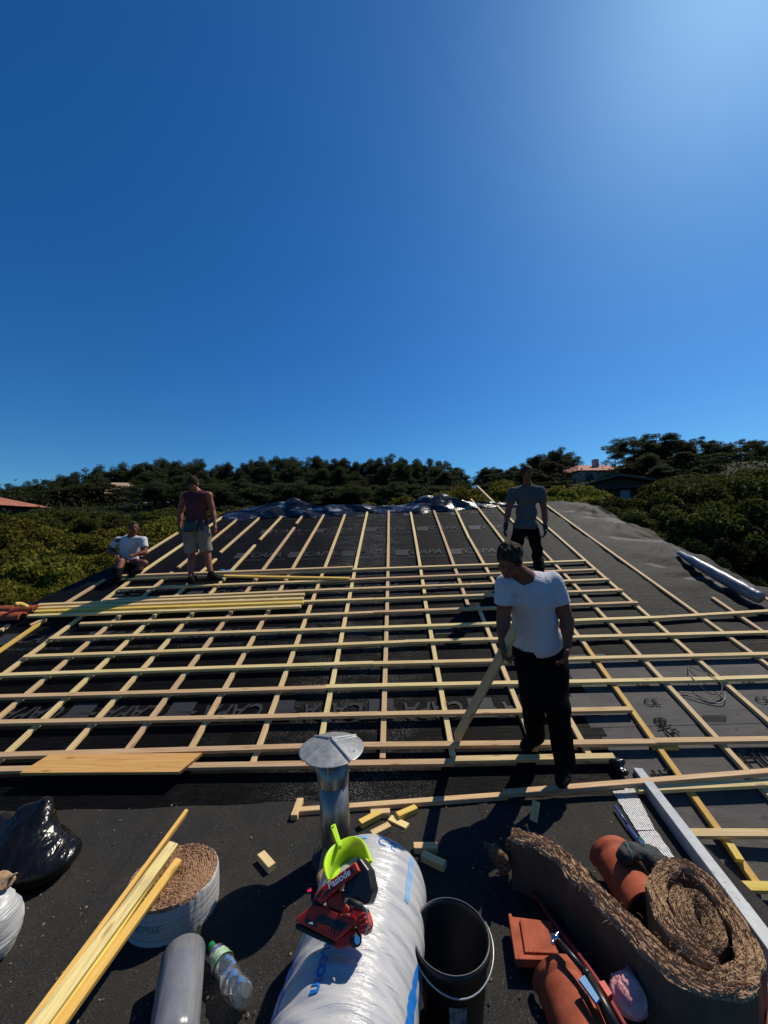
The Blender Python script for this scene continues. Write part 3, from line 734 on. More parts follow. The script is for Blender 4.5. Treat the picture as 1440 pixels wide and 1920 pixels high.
a = P_r(437, 957, 0); a.y = 8.72; b = P_r(885, 938, 0); b.y = 8.95
tarp('foil_sheeting', a, b, 0.62, 0.27, 4, 'tarp', 'crumpled black and silver foil sheeting heaped along the ridge', 240, 30)
tarp('foil_sheeting', (1.95, 8.95, 0), (3.42, 8.95, 0), 0.30, 0.16, 9, 'tarp', 'small scrap of silver foil on the ridge beside the man in grey', 70, 14)
# rolled plastic along the right verge
pts = [P_r(1272, 1036, 0.07), P_r(1300, 1052, 0.10), P_r(1345, 1078, 0.11), P_r(1392, 1104, 0.12), P_r(1426, 1122, 0.11)]
V = []; F = []; n = 14; R_ = [0.03, 0.065, 0.078, 0.078, 0.07]
sp = []
for i in range(33):
    t = i/32*4; k = min(int(t), 3); u = t-k; p = pts[k].lerp(pts[k+1], u); r = R_[k]*(1-u)+R_[k+1]*u; sp.append((p, r))
V, F = tube([p for p, r in sp], [r*(1+0.03*math.sin(i*1.1)) for i, (p, r) in enumerate(sp)], 26)
o = mesh('rolled_plastic', V, F, 'edgefilm', smooth=True, loc=pts[2]); tag(o, 'half rolled grey plastic film lying along the right verge of the roof', 'plastic roll')
# blue gloves left on the roof, black cord
V = []
f = uni([ell(P_r(417, 1071, 0.05), (0.07, 0.045, 0.025)), ell(P_r(429, 1071, 0.05), (0.05, 0.05, 0.03))], 0.02)
tag(skinmesh('work_gloves', plus(f, wr(8, 60, 0.006)), 0.008, 'cyan', loc=P_r(423, 1071, 0.02)), 'bright blue gloves lying on the membrane near the man in shorts', 'gloves')
cl = [(1290, 1247, .02), (1296, 1268, .065), (1330, 1300, .05), (1357, 1300, .03), (1358, 1312, .03), (1345, 1318, .02), (1310, 1310, .02), (1275, 1298, .02), (1300, 1300, .02), (1330, 1312, .02), (1350, 1300, .045), (1352, 1282, .065), (1325, 1262, .065), (1292, 1250, .02)]
def smoothpts(P, n=6):
    out = []
    for i in range(len(P)-1):
        p0 = P[max(i-1, 0)]; p1 = P[i]; p2 = P[i+1]; p3 = P[min(i+2, len(P)-1)]
        for k in range(n):
            t = k/n; out.append(0.5*((2*p1)+(p2-p0)*t+(2*p0-5*p1+4*p2-p3)*t*t+(3*p1-p0-3*p2+p3)*t**3))
    return out+[P[-1]]
V, F = tube(smoothpts([P_r(*c) for c in cl]), 0.0038, 8); tag(mesh('cord', V, F, 'black', smooth=True, loc=P_r(1325, 1290)), 'loose loop of black cord lying over the battens at right', 'cord')
# torn dark scraps where the two roofs meet
f = plus(uni([ell(P_r(1156, 1428, 0.03), (0.06, 0.05, 0.025)), ell(P_r(1166, 1445, 0.03), (0.035, 0.04, 0.02))], 0.02), wr(18, 70, 0.014))
tag(skinmesh('torn_scrap', f, 0.007, 'bag', loc=P_r(1160, 1435)), 'torn black scrap at the right end of the lowest batten', 'scrap')

# ------------------------------------------------------------ flue with conical cap
fb = P_z(632, 1608, 0); FX, FY = fb.x, fb.y
flue = empty('flue', (FX, FY, 0), 'round metal flue pipe with a shallow seamed rain cap rising from the felt', 'flue')
d_ = FY; ztop = U(622, 1404, d_).z
lean = Vector((U(622, 1404, d_).x-FX, 0, ztop))
def fl(t): return Vector((FX, FY, 0))+lean*t
V, F = tube([fl(0), fl(0.70)], 0.084, 40); mesh('pipe', V, F, 'steel', flue, smooth=True); bpy.data.objects['pipe'].data.polygons[-1].use_smooth = False
V, F = tube([fl(0.69), fl(0.70), fl(0.705), fl(0.93)], [0.084, 0.091, 0.091, 0.089], 40); mesh('collar', V, F, 'steel', flue, smooth=True)
V, F = tube([fl(0.0), fl(0.03), fl(0.06)], [0.15, 0.13, 0.09], 36); mesh('flashing_collar', V, F, 'blackrub', flue, smooth=True)
for a in (0.4, 2.5, 4.6):
    q = Vector((math.cos(a), math.sin(a), 0))*0.092
    V, F = tube([fl(0.85)+q, fl(1.0)+q], 0.006, 6); mesh('cap_bracket', V, F, 'steel', flue)
    V, F = tube([fl(0.76)+q*0.95, fl(0.76)+q*1.12], 0.006, 8); mesh('screw', V, F, 'chrome', flue)
capc = fl(1.0); CR = 0.187; V = []; F = []; n = 240; rings = 26
wrot = R(-16)
for j in range(rings+1):
    r = CR*j/rings
    for i in range(n):
        a = 2*math.pi*i/n; z = 0.052*(1-j/rings)
        for sa in (wrot+R(62), wrot+R(62+180), wrot+R(-32), wrot+R(148)):
            dd = abs(math.sin((a-sa)))*r if math.cos(a-sa) > 0 else 9
            z += 0.011*max(0, 1-(dd/0.011)**2) if dd < 0.011 else 0
        V.append((capc.x+r*math.cos(a), capc.y+r*math.sin(a), capc.z+z))
for j in range(rings):
    for i in range(n): F.append((j*n+i, j*n+(i+1) % n, (j+1)*n+(i+1) % n, (j+1)*n+i))
cp = mesh('rain_cap', V, F, 'zinc', flue, smooth=True); s_ = cp.modifiers.new('solid', 'SOLIDIFY'); s_.thickness = 0.002
for a in (0.9, 2.2, 3.9, 5.4, 5.9):
    q = Vector((math.cos(a)*0.145, math.sin(a)*0.145, 0.0125))
    V, F = tube([capc+q, capc+q+Vector((0, 0, 0.004))], 0.0045, 8); mesh('rivet', V, F, 'steel', flue)

# ------------------------------------------------------------ big wrapped roll of insulation
RA = Vector((-0.085, 1.90, 0.235)); RBk = Vector((-0.262, 0.80, 0.235)); RR = 0.235
ax_ = (RBk-RA).normalized(); LR = (RBk-RA).length; sx = Vector((0, 0, 1)).cross(ax_).normalized(); up_ = ax_.cross(sx)
if up_.z < 0: up_ = -up_; sx = -sx
roll = empty('insulation_roll', (RA+RBk)/2-Vector((0, 0, .235)), 'large insulation roll wrapped in wrinkled white film with blue stripes and blue lettering', 'insulation roll')
n = 150; m_ = 120; V = []; F = []
def rollr(s, a): # s along 0..1
    e = min(s*LR, (1-s)*LR); rr = RR
    if e < 0.075: rr = RR-0.075+math.sqrt(max(0, 0.075**2-(0.075-e)**2))
    w_ = 0.0020*math.sin(s*150+3*math.sin(a*2+s*9))+0.0022*math.sin(s*83+a*2.1+2*math.sin(a*3))+0.004*math.sin(a*3+s*7)
    return rr+w_*min(1, e/0.05)
for i in range(n+1):
    s = i/n
    for j in range(m_):
        a = 2*math.pi*j/m_; r = rollr(s, a); V.append(RA+ax_*(s*LR)+(sx*math.cos(a)+up_*math.sin(a))*r)
for i in range(n):
    for j in range(m_): F.append((i*m_+j, i*m_+(j+1) % m_, (i+1)*m_+(j+1) % m_, (i+1)*m_+j))
F.append(tuple(range(m_-1, -1, -1))); F.append(tuple(range(n*m_, (n+1)*m_)))
mesh('wrapping_film', V, F, 'film', roll, smooth=True)
def onroll(s, a, off=0.0015): return RA+ax_*(s*LR)+(sx*math.cos(a)+up_*math.sin(a))*(rollr(s, a)+off)
sgn = 1 if sx.x > 0 else -1
def rollang(deg): return R(deg) if sgn > 0 else R(180-deg)     # 0 = right side, 90 = top, 180 = left side
def patch(name, s0, s1, a0, a1, m, ns=60, na=8, f=None):
    V = []; F = []
    for i in range(ns+1):
        for j in range(na+1):
            s = s0+(s1-s0)*i/ns; lo, hi = (a0, a1) if f is None else f(i/ns, a0, a1)
            V.append(onroll(s, rollang(lo+(hi-lo)*j/na), 0.0018))
    for i in range(ns):
        for j in range(na): F.append((i*(na+1)+j, i*(na+1)+j+1, (i+1)*(na+1)+j+1, (i+1)*(na+1)+j))
    return mesh(name, V, F, m, roll, smooth=True)
patch('blue_stripe', 0.30, 1.0, 13, 27, 'blueink', f=lambda t, a, b: (a, a+(b-a)*min(1, t*3.5)))
patch('blue_stripe', 0.42, 0.78, 146, 156, 'blueink', f=lambda t, a, b: (a+(b-a)*(1-min(1, (1-t)*5)), b))
def roll_text(txt, s0, adeg, size, m, rot=0.0, name='printed_lettering', bold=0.02):
    V, F = text_geo(txt, size, bold); out = []; cr, sr = math.cos(rot), math.sin(rot)
    for v in V:
        x = v[0]*cr-v[1]*sr; y = v[0]*sr+v[1]*cr
        out.append(onroll(s0+x/LR, rollang(adeg-math.degrees(y/RR)), 0.0025))
    return mesh(name, out, F, m, roll)
roll_text('lation.com', 0.49, 104, 0.062, 'blueink', 0.0)
M_['paleblue'] = mat('faded blue ink', (0.22, 0.38, 0.58), 0.4); M_['blackink'] = M_['ink']
roll_text('C E', 0.075, 72, 0.06, 'blueink', math.pi/2, bold=0.0)
patch('faded_panel', 0.05, 0.075, 95, 112, 'paleblue', 4, 6); patch('faded_panel', 0.06, 0.24, 38, 44, 'paleblue', 20, 3)
roll_text('POLYESTER', 0.62, 32, 0.018, 'blackink', math.pi)

# small open pack of fibre behind the dustpan
f = plus(uni([ell(P_z(612, 1640, 0.04), (0.045, 0.09, 0.04)), ell(P_z(612, 1608, 0.06), (0.03, 0.04, 0.05))], 0.03), wr(31, 50, 0.012))
tag(skinmesh('fibre_scrap', f, 0.01, 'fibre', loc=P_z(603, 1630, 0)), 'torn scrap of brown fibre wedged between the flue and the white roll', 'insulation scrap')

# ------------------------------------------------------------ nailer lying on the roll
ZN = 0.545
def Q(x, y, z=ZN): return P_z(x, y, z)
NN = Vector((-0.22, -0.66, 0.60)).normalized(); NO = P_z(622, 1770, 0.495)
def QN(x, y, z=ZN):
    r = ray(x, y); o = NO+NN*(0.045+z-ZN); return CP+r*((o-CP).dot(NN)/r.dot(NN))
nail = empty('nail_gun', Q(640, 1720, 0.47), 'red and black cordless nail gun lying on the white insulation roll', 'nail gun')
nail_on = [True]
def slab(name, px, z, th, m, parent, inset=0.004, bv=0.004, tilt=0):
    lay = nail_on[0]; top = [(QN if lay else Q)(x, y, z) for x, y in px]; V, F = prism(top, -NN*th if lay else (0, 0, -th), 0)
    o = mesh(name, V, F, m, parent); fixn(o); bev(o, bv, 3); return o
def R6(pts): return [(520+x/6, 1500+y/6) for x, y in pts]
slab('body', R6([(875, 695), (925, 800), (760, 925), (610, 1060), (480, 1165), (415, 1110), (415, 1065), (500, 975), (650, 860)]), ZN+0.01, 0.075, 'red', nail)
slab('motor_housing', R6([(880, 660), (930, 640), (1030, 780), (1075, 1010), (1015, 1180), (940, 1180), (760, 1090), (735, 1000), (760, 925), (900, 810)]), ZN-0.004, 0.08, 'black', nail, bv=0.012)
slab('nose', R6([(410, 1090), (480, 1165), (440, 1215), (380, 1180)]), ZN-0.005, 0.05, 'blackrub', nail)
slab('grip', R6([(560, 1080), (735, 1010), (745, 1120), (830, 1210), (800, 1290), (620, 1240), (530, 1190)]), ZN-0.003, 0.055, 'red', nail, bv=0.012)
slab('trigger', R6([(735, 1030), (790, 1020), (800, 1090), (745, 1110)]), ZN-0.0, 0.03, 'black', nail)
slab('magazine', R6([(385, 1185), (500, 1190), (730, 1290), (880, 1330), (870, 1400), (650, 1590), (560, 1545), (205, 1360), (210, 1325)]), ZN+0.004, 0.06, 'red', nail, bv=0.006)
slab('magazine_recess', R6([(500, 1285), (760, 1380), (800, 1400), (715, 1475), (600, 1440), (420, 1345)]), ZN+0.0055, 0.02, 'black', nail, bv=0.001)
slab('magazine_foot', R6([(200, 1385), (560, 1550), (650, 1595), (640, 1650), (420, 1560), (200, 1450)]), ZN-0.012, 0.05, 'blackrub', nail)
slab('label_plate', R6([(330, 1340), (440, 1375), (650, 1475), (640, 1520), (480, 1460), (310, 1370)]), ZN+0.0062, 0.004, 'black', nail, bv=0.0005)
slab('battery', R6([(850, 1200), (960, 1225), (1020, 1400), (985, 1525), (905, 1490), (840, 1330), (800, 1290)]), ZN-0.006, 0.075, 'red', nail, bv=0.006)
for k in range(4):
    slab('battery_rib', R6([(905+k*12, 1300+k*55), (985+k*12, 1265+k*55), (992+k*12, 1280+k*55), (912+k*12, 1318+k*55)]), ZN-0.003, 0.02, 'red', nail, bv=0.001)
slab('battery_latch', R6([(985, 1430), (1040, 1410), (1045, 1450), (990, 1530), (960, 1520)]), ZN-0.02, 0.03, 'black', nail)
slab('under_body', R6([(640, 1590), (880, 1430), (905, 1500), (900, 1620), (820, 1640), (640, 1680)]), ZN-0.015, 0.05, 'red', nail)
V, F = tube([QN(664, 1764, ZN-0.02), QN(670, 1762, ZN-0.005)], 0.016, 20); mesh('depth_wheel', V, F, 'blackrub', nail, smooth=True)
V, F = tube([QN(668, 1763, ZN-0.006), QN(670, 1762, ZN-0.002)], 0.011, 20); mesh('wheel_hub', V, F, 'chrome', nail)
hk = [QN(*R6([p])[0], z) for p, z in (((760, 1150), ZN+.004), ((790, 1120), ZN+.01), ((980, 1200), ZN+.012), ((1010, 1300), ZN+.008), ((1025, 1400), ZN), ((985, 1500), ZN-.01))]
V, F = tube(smoothpts(hk, 4), 0.0035, 8); mesh('belt_hook', V, F, 'wire', nail, smooth=True)
V, F = tube([QN(*R6([(800, 1130)])[0], ZN+.011), QN(*R6([(960, 1200)])[0], ZN+.012)], 0.009, 10); mesh('hook_sleeve', V, F, 'blackrub', nail, smooth=True)
for q in ([(540, 1030), (590, 1000), (800, 760), (780, 850), (560, 1050), (490, 1120)], [(820, 770), (845, 740), (850, 790), (895, 800), (830, 825)], [(430, 1090), (500, 1000), (520, 1010), (455, 1110)]):
    slab('black_panel', R6(q), ZN+0.0115, 0.006, 'black', nail, bv=0.0005)
def flat_text(txt, A, B, z, size, m, parent, bold=0.0):
    V, F = text_geo(txt, size, bold); a = QN(*A, z); b = QN(*B, z); x = (b-a).normalized(); y = NN.cross(x)
    return mesh('lettering', place(V, (a+b)/2, x, y), F, m, parent)
flat_text('Paslode', R6([(640, 925)])[0], R6([(750, 850)])[0], ZN+0.0130, 0.028, 'white', nail, 0.02)
flat_text('IM90 i', R6([(480, 1430)])[0], R6([(600, 1480)])[0], ZN+0.0078, 0.024, 'redink' if 'redink' in M_ else 'red', nail, 0.01)
slab('lettering', R6([(350, 1380), (390, 1370), (400, 1400), (360, 1395)]), ZN+0.0075, 0.001, 'white', nail, bv=0.0001)

nail_on[0] = False
# ------------------------------------------------------------ dustpan
dp = empty('dustpan', Q(650, 1610, 0.48), 'lime green plastic dustpan under the nail gun', 'dustpan')
ZD = 0.50
rim = R6([(575, 895), (540, 800), (530, 700), (560, 600), (620, 520), (720, 450), (830, 410), (920, 425), (980, 490), (1020, 580), (1055, 680)])
cen = Vector(((rim[0][0]+rim[-1][0])/2, (rim[0][1]+rim[-1][1])/2, 0))
rs = smoothpts([Vector((x, y, 0)) for x, y in rim], 4); N = len(rs); V = []; F = []
# a wall that leans outward round three sides of a flat floor
for i, p in enumerate(rs):
    t = i/(N-1); hgt = 0.075*math.sin(math.pi*min(max(t, 0.0), 1))**0.45+0.012
    top = Q(p.x, p.y, ZD+0.035); c3 = Q(cen.x, cen.y, ZD); d3 = (c3-top); d3.z = 0; d3.normalize()
    V += [top-d3*0.006+Vector((0, 0, -0.004)), top, top+d3*0.004, top+d3*0.022+Vector((0, 0, -hgt)), top+d3*0.010+Vector((0, 0, -hgt-0.006))]
for i in range(N-1):
    for j in range(5): F.append((i*5+j, i*5+(j+1) % 5, (i+1)*5+(j+1) % 5, (i+1)*5+j))
F += [tuple(range(5)), tuple((N-1)*5+4-j for j in range(5))]
mesh('rim_wall', V, F, 'lime', dp, smooth=True)
fl_ = [V[i*5+3] for i in range(N)]; zf = min(v.z for v in fl_); fl_ = [Vector((v.x, v.y, zf+0.002)) for v in fl_]
Vp, Fp = prism(fl_, (0, 0, -0.004)); fixn(mesh('pan_floor', Vp, Fp, 'lime', dp))
hd = [(722, 500), (705, 430), (655, 265), (640, 262), (602, 285), (600, 300), (660, 470), (690, 520)]
o = slab('handle', R6(hd), ZD+0.042, 0.018, 'lime', dp, bv=0.003)
slab('handle_groove', R6([(700, 470), (650, 300), (635, 305), (685, 480)]), ZD+0.0425, 0.01, 'lime', dp, bv=0.0005)
slab('hang_hole', R6([(635, 292), (632, 315), (615, 318), (618, 298)]), ZD+0.0427, 0.002, 'black', dp, bv=0.0003)
slab('pan_corner', R6([(1055, 680), (1040, 700), (990, 725), (965, 680), (1000, 650)]), ZD+0.03, 0.05, 'lime', dp, bv=0.002)

M_['wornrim'] = mat('worn grey rim', (0.12, 0.12, 0.12), 0.5)
# ------------------------------------------------------------ bucket
bc = P_z(845, 1752, 0.315); BX, BY = bc.x, bc.y
bk = empty('bucket', (BX, BY, 0), 'empty black builder bucket with a thin wire handle, beside the white roll', 'bucket')
c0 = Vector((BX, BY, 0.0)); V = []; F = []; n = 64
pr = [(0.10, 0.004), (0.105, 0.004), (0.138, 0.285), (0.146, 0.287), (0.147, 0.315), (0.142, 0.318), (0.1375, 0.315), (0.1345, 0.30), (0.100, 0.012), (0.0, 0.012)]
for r, z in pr:
    for i in range(n): a = 2*math.pi*i/n; V.append(c0+Vector((r*math.cos(a), r*math.sin(a), z)))
for j in range(len(pr)-1):
    for i in range(n): F.append((j*n+i, j*n+(i+1) % n, (j+1)*n+(i+1) % n, (j+1)*n+i))
F.append(tuple(range(n-1, -1, -1)))
fixn(mesh('pail', V, F, 'bucket', bk, smooth=True))
V, F = tube([c0+Vector((0.1425*math.cos(a), 0.1425*math.sin(a), 0.3195)) for a in np.linspace(0, 2*math.pi, 65)], 0.0016, 6, False); mesh('worn_rim', V, F, 'wornrim', bk, smooth=True)
hp = []
for i in range(25):
    t = i/24; a = R(20)-t*R(200); hp.append(c0+Vector((0.155*math.cos(a), 0.155*math.sin(a)-0.012*math.sin(t*math.pi), 0.305-0.028*math.sin(t*math.pi)+0.006*math.sin(t*9))))
V, F = tube(hp, 0.0028, 8); mesh('wire_handle', V, F, 'wire', bk, smooth=True)
V = []; F = []
for i in range(7):
    for z in (0.08, 0.20):
        a = R(-104+i*4.5); r = 0.105+0.033*(z/0.285)+0.0015; V.append(c0+Vector((r*math.cos(a), r*math.sin(a), z)))
for i in range(6): F.append((2*i, 2*i+2, 2*i+3, 2*i+1))
M_['greylab'] = varied('grey sticker', (0.05, 0.055, 0.06), (0.25, 0.26, 0.28), 40, 0.5); mesh('sticker', V, F, 'greylab', bk)

# ------------------------------------------------------------ flat round roll of fibre at left
cc = P_z(326, 1636, 0.17)
rd = empty('insulation_coil', (cc.x, cc.y, 0), 'low round coil of brown fibre insulation banded in white film, under the yellow battens', 'insulation coil')
RC = 0.207; V = []; F = []; n = 120
for j, (r, z) in enumerate([(RC-0.001, 0.0), (RC, 0.012), (RC+0.001, 0.07), (RC, 0.145), (RC-0.002, 0.158), (RC-0.006, 0.160)]):
    for i in range(n):
        a = 2*math.pi*i/n; rr = r+0.0022*math.sin(a*40+z*60)*math.sin(a*3)+0.004*math.sin(a*2+1); V.append((cc.x+rr*math.cos(a), cc.y+rr*math.sin(a)*0.94, z+0.003*math.sin(a*9)))
for j in range(5):
    for i in range(n): F.append((j*n+i, j*n+(i+1) % n, (j+1)*n+(i+1) % n, (j+1)*n+i))
def f_(t, b):
    v = coords(t, scale=(1, 1, 30)); nn = noise(t, v, 2.5, 4, 0.6, 0.5); t.links.new(ramp(t, nn, [(0.3, (0.36, 0.36, 0.36)), (0.7, (0.46, 0.46, 0.45))]), b.inputs['Base Color']); bump(t, b, nn, 0.8, 0.012)
M_['band'] = mat('white banding film', rough=0.35, build=f_)
mesh('film_band', V, F, 'band', rd, smooth=True)
V = []; F = []; nr = 60
for j in range(nr+1):
    r = (RC-0.001)*j/nr
    for i in range(n):
        a = 2*math.pi*i/n; q = r/0.011+a/(2*math.pi)
        z = 0.163+0.0022*math.sin(q*2*math.pi)*(0.6+0.4*math.sin(a*5))+0.002*math.sin(a*7+r*50)+RNG.normal()*0.0022+0.010*math.cos(r/RC*1.4)
        V.append((cc.x+r*math.cos(a), cc.y+r*math.sin(a)*0.94, z if j < nr else 0.150))
for j in range(nr):
    for i in range(n): F.append((j*n+i, j*n+(i+1) % n, (j+1)*n+(i+1) % n, (j+1)*n+i))
M_['fibre2'] = varied('reddish wood fibre', (0.20, 0.10, 0.055), (0.46, 0.29, 0.175), 60, 0.95, 1.0, 0.012, 0.05, lo=0.3, hi=0.7, stretch=(1, 2.5, 1))
mesh('fibre_core', V, F, 'fibre2', rd, smooth=False)
V, F = text_geo('RECYCLE', 0.035, 0.01)
V2 = [(cc.x+(RC+0.004)*math.cos(R(-98)+v[0]/RC), cc.y+(RC+0.004)*0.94*math.sin(R(-98)+v[0]/RC)-0.001, 0.085+v[1]) for v in V]; M_['greenink'] = mat('green ink', (0.02, 0.25, 0.2), 0.5); mesh('printed_lettering', V2, F, 'greenink', rd)

# four long battens leaning on that coil
def lb(x0, y0, z0, x1, y1, z1, m, lab, w_=0.042, h_=0.026, up=Vector((0.35, 0, 1))):
    A = P_z(x0, y0, z0); B = P_z(x1, y1, z1); B = A+(B-A)*1.25
    batten('long_batten', A, B, w_, h_, up, m, 0.004, label=lab, cat='batten', group='long yellow battens leaning over the coil')
lb(350, 1517, 0.215, 56, 1912, 0.34, 'yellow', 'thin yellow batten sticking out farthest beyond the coil', 0.020, 0.040)
lb(327, 1580, 0.226, 74, 1920, 0.33, 'stained', 'blue stained batten in the middle of the leaning bundle', 0.050, 0.026)
lb(317, 1592, 0.200, 84, 1932, 0.30, 'yellow', 'yellow batten under the blue stained one in the leaning bundle', 0.050, 0.026)
lb(336, 1610, 0.208, 108, 1925, 0.29, 'yellow', 'yellow batten on the right side of the leaning bundle', 0.036, 0.030)

# grey film roll
ga = P_z(342, 1772, 0.078); gb = P_z(318, 1975, 0.078); ga.z = gb.z = 0.085
ga = P_z(344, 1790, 0.085); gb = P_z(320, 1990, 0.085); gd = (gb-ga).normalized()
gr = empty('film_roll', (ga+gb)/2-Vector((0, 0, 0.085)), 'grey translucent film roll lying end on beside the crushed bottle', 'film roll')
V, F = tube([ga, ga+gd*0.004, ga+gd*0.1, ga+gd*0.3, gb], [0.080, 0.085, 0.0855, 0.0845, 0.085], 48); mesh('film_layers', V, F, 'greyfilm', gr, smooth=False); 
for p in bpy.data.objects['film_layers'].data.polygons: p.use_smooth = len(p.vertices) == 4
V, F = tube([ga-gd*0.003, ga+gd*0.02], 0.038, 24); mesh('core', V, F, 'paper', gr, smooth=False)

# crushed bottle
rgb_ = np.random.default_rng(77)
def crum(p, k=22, fr=17, amp=0.020):
    # plane-faceted crumple: the largest of many random ramps makes flat facets with sharp ridges
    K = CK; q = p @ K.T*fr+CPH; return -amp*(np.abs(((q/np.pi) % 2)-1).max(axis=1)-0.85)*2.2
CK = rgb_.normal(size=(9, 3)); CK /= np.linalg.norm(CK, axis=1)[:, None]; CPH = rgb_.uniform(0, 6.28, 9)
ba = P_z(408, 1790, 0.045); bb = P_z(455, 1880, 0.045); bd = (bb-ba).normalized(); bs = Vector((0, 0, 1)).cross(bd)
bt = empty('water_bottle', (ba+bb)/2-Vector((0, 0, .045)), 'crushed clear plastic water bottle with a green cap', 'bottle')
f = uni([cone(ba, ba+bd*0.08, 0.030, 0.040), ell(ba+bd*0.115+bs*0.006, (0.036, 0.036, 0.028)), cone(ba+bd*0.15-bs*0.004, ba+bd*0.215+bs*0.008, 0.044, 0.043), cone(ba-bd*0.035-bs*0.004, ba, 0.013, 0.028)], 0.018)
sk_ = skinmesh('bottle_shell', plus(f, lambda p: crum(p, fr=85, amp=0.007)), 0.003, 'pet', bt)
V, F = tube([ba-bd*0.062-bs*0.006, ba-bd*0.04-bs*0.004], 0.015, 16); mesh('cap', V, F, 'green', bt)
V = []; F = []
for i in range(9):
    for j in range(12):
        a = R(-30+j*20); p = ba+bd*(0.012+i*0.006)+(bs*math.cos(a)+Vector((0, 0, 1))*math.sin(a))*(0.0365+0.010*i/8+0.0015*math.sin(j*2+i)); V.append(p)
for i in range(8):
    for j in range(11): F.append((i*12+j, i*12+j+1, (i+1)*12+j+1, (i+1)*12+j))
mesh('paper_label', V, F, 'label', bt, smooth=True)

# bin bag
def BG(x, y, d): return U(x, y, d)
bz0 = P_z(2, 1690, 0)
f = uni([ell((bz0.x-0.12, bz0.y+0.15, 0.10), (0.26, 0.20, 0.13)), ell((bz0.x+0.05, bz0.y+0.16, 0.075), (0.19, 0.17, 0.09)), cone((bz0.x+0.02, bz0.y+0.18, 0.14), U(84, 1506, bz0.y+0.26), 0.12, 0.030), cone((bz0.x-0.06, bz0.y+0.18, 0.16), U(50, 1528, bz0.y+0.24), 0.12, 0.045), cone((bz0.x-0.22, bz0.y+0.20, 0.13), U(-10, 1556, bz0.y+0.22), 0.12, 0.06)], 0.06)
wa = wr(21, 11, 0.010, (1.6, 1, 0.7))
tag(skinmesh('bin_bag', cutby(plus(f, lambda p: wa(p)+crum(p, amp=0.024)+crum(p, fr=38, amp=0.009)), lambda p: 0.006-p[:, 2]), 0.0065, 'bag', loc=(bz0.x, bz0.y+0.2, 0)), 'full shiny black bin bag drawn up to a point, at the left edge', 'bin bag')
# white sack with fibre at the left edge
s0 = P_z(-42, 1812, 0)
sb = empty('white_sack', (s0.x, s0.y, 0), 'torn white sack with brown fibre spilling from its top, cut by the left edge', 'sack')
f = uni([ell((s0.x, s0.y+0.02, 0.13), (0.13, 0.12, 0.15)), ell((s0.x-0.1, s0.y, 0.12), (0.16, 0.15, 0.14))], 0.05)
skinmesh('sack', cutby(plus(f, lambda p: crum(p, fr=20, amp=0.03)+crum(p, fr=45, amp=0.008)), lambda p: 0.004-p[:, 2]), 0.008, 'band', sb)
f = plus(uni([ell((s0.x+0.0, s0.y+0.06, 0.29), (0.09, 0.05, 0.04)), cone((s0.x+0.02, s0.y+0.05, 0.29), (s0.x+0.10, s0.y+0.07, 0.33), 0.02, 0.006)], 0.02), wr(42, 90, 0.012))
skinmesh('spilled_fibre', f, 0.006, 'fibre', sb)

# ------------------------------------------------------------ fibre mat, half unrolled, standing on its edge
ZF = 0.255
def spl(P, n): return smoothpts([Vector((x, y, t)) for x, y, t in P], n)
outer = [(958, 1562, .105), (1005, 1575, .125), (1050, 1598, .13), (1082, 1632, .125), (1115, 1667, .115), (1150, 1705, .12), (1195, 1745, .13), (1240, 1788, .135), (1290, 1822, .13), (1345, 1842, .115), (1390, 1828, .11), (1405, 1785, .10), (1388, 1735, .095), (1355, 1685, .09), (1315, 1640, .09), (1272, 1618, .09), (1240, 1632, .09), (1230, 1665, .09), (1245, 1715, .09), (1272, 1755, .09), (1308, 1785, .085), (1340, 1790, .08)]
inner = [(1272, 1655, .075), (1262, 1690, .075), (1278, 1730, .075), (1310, 1762, .075), (1338, 1772, .07), (1352, 1745, .07), (1340, 1708, .07), (1312, 1675, .07), (1288, 1672, .065), (1288, 1708, .065), (1308, 1740, .06), (1328, 1742, .055), (1326, 1715, .05), (1306, 1700, .045)]
fm = empty('fibre_mat', P_z(1200, 1740, 0), 'thick brown wood fibre mat standing on edge, half unrolled and curled into an oval spiral', 'insulation mat')
def matstrip(path, nm, seed, z0=0.0):
    C = spl(path, 16); pts = [Q(p.x, p.y, ZF) for p in C]; th = [p.z for p in C]; N = len(pts); K = 40; rg = np.random.default_rng(seed)
    V = []; F = []; s = 0; ph = rg.uniform(0, 6, K+1); ph2 = rg.uniform(0, 6, K+1)
    for i in range(N):
        d = (pts[min(i+1, N-1)]-pts[max(i-1, 0)]); d.z = 0; d.normalize(); nn = Vector((-d.y, d.x, 0))
        if i: s += (pts[i]-pts[i-1]).length
        w_ = th[i]*0.80*(1+0.06*math.sin(s*31+seed)+0.04*math.sin(s*75))
        base = [pts[i]+nn*(w_/2), pts[i]-nn*(w_/2)]
        V.append(Vector((base[0].x, base[0].y, z0)))
        for k in range(K+1):
            t = k/K; p = base[0].lerp(base[1], t); edge = 1-abs(2*t-1)**6
            z = ZF-0.016*(1-edge)+0.0036*math.sin(k*2.3+1.6*math.sin(s*11+k*0.21)+0.9*math.sin(s*27+k*0.5))+0.0015*math.sin(s*70+ph2[k])+0.006*math.sin(s*13+1)+rg.normal()*0.0016
            e = 0.004*math.sin(s*40+k*0.4)+rg.normal()*0.0012
            V.append(Vector((p.x, p.y, z))+nn*e)
        V.append(Vector((base[1].x, base[1].y, z0)))
    W = K+3
    for i in range(N-1):
        for k in range(W-1): F.append((i*W+k, i*W+k+1, (i+1)*W+k+1, (i+1)*W+k))
    F.append(tuple(range(W))); F.append(tuple((N-1)*W+W-1-k for k in range(W)))
    idx = [1 if k in (0, W-2) else 0 for i in range(N-1) for k in range(W-1)]+[0, 0]
    return mesh(nm, V, F, None, fm, mats=['fibre', 'paper'], midx=idx)
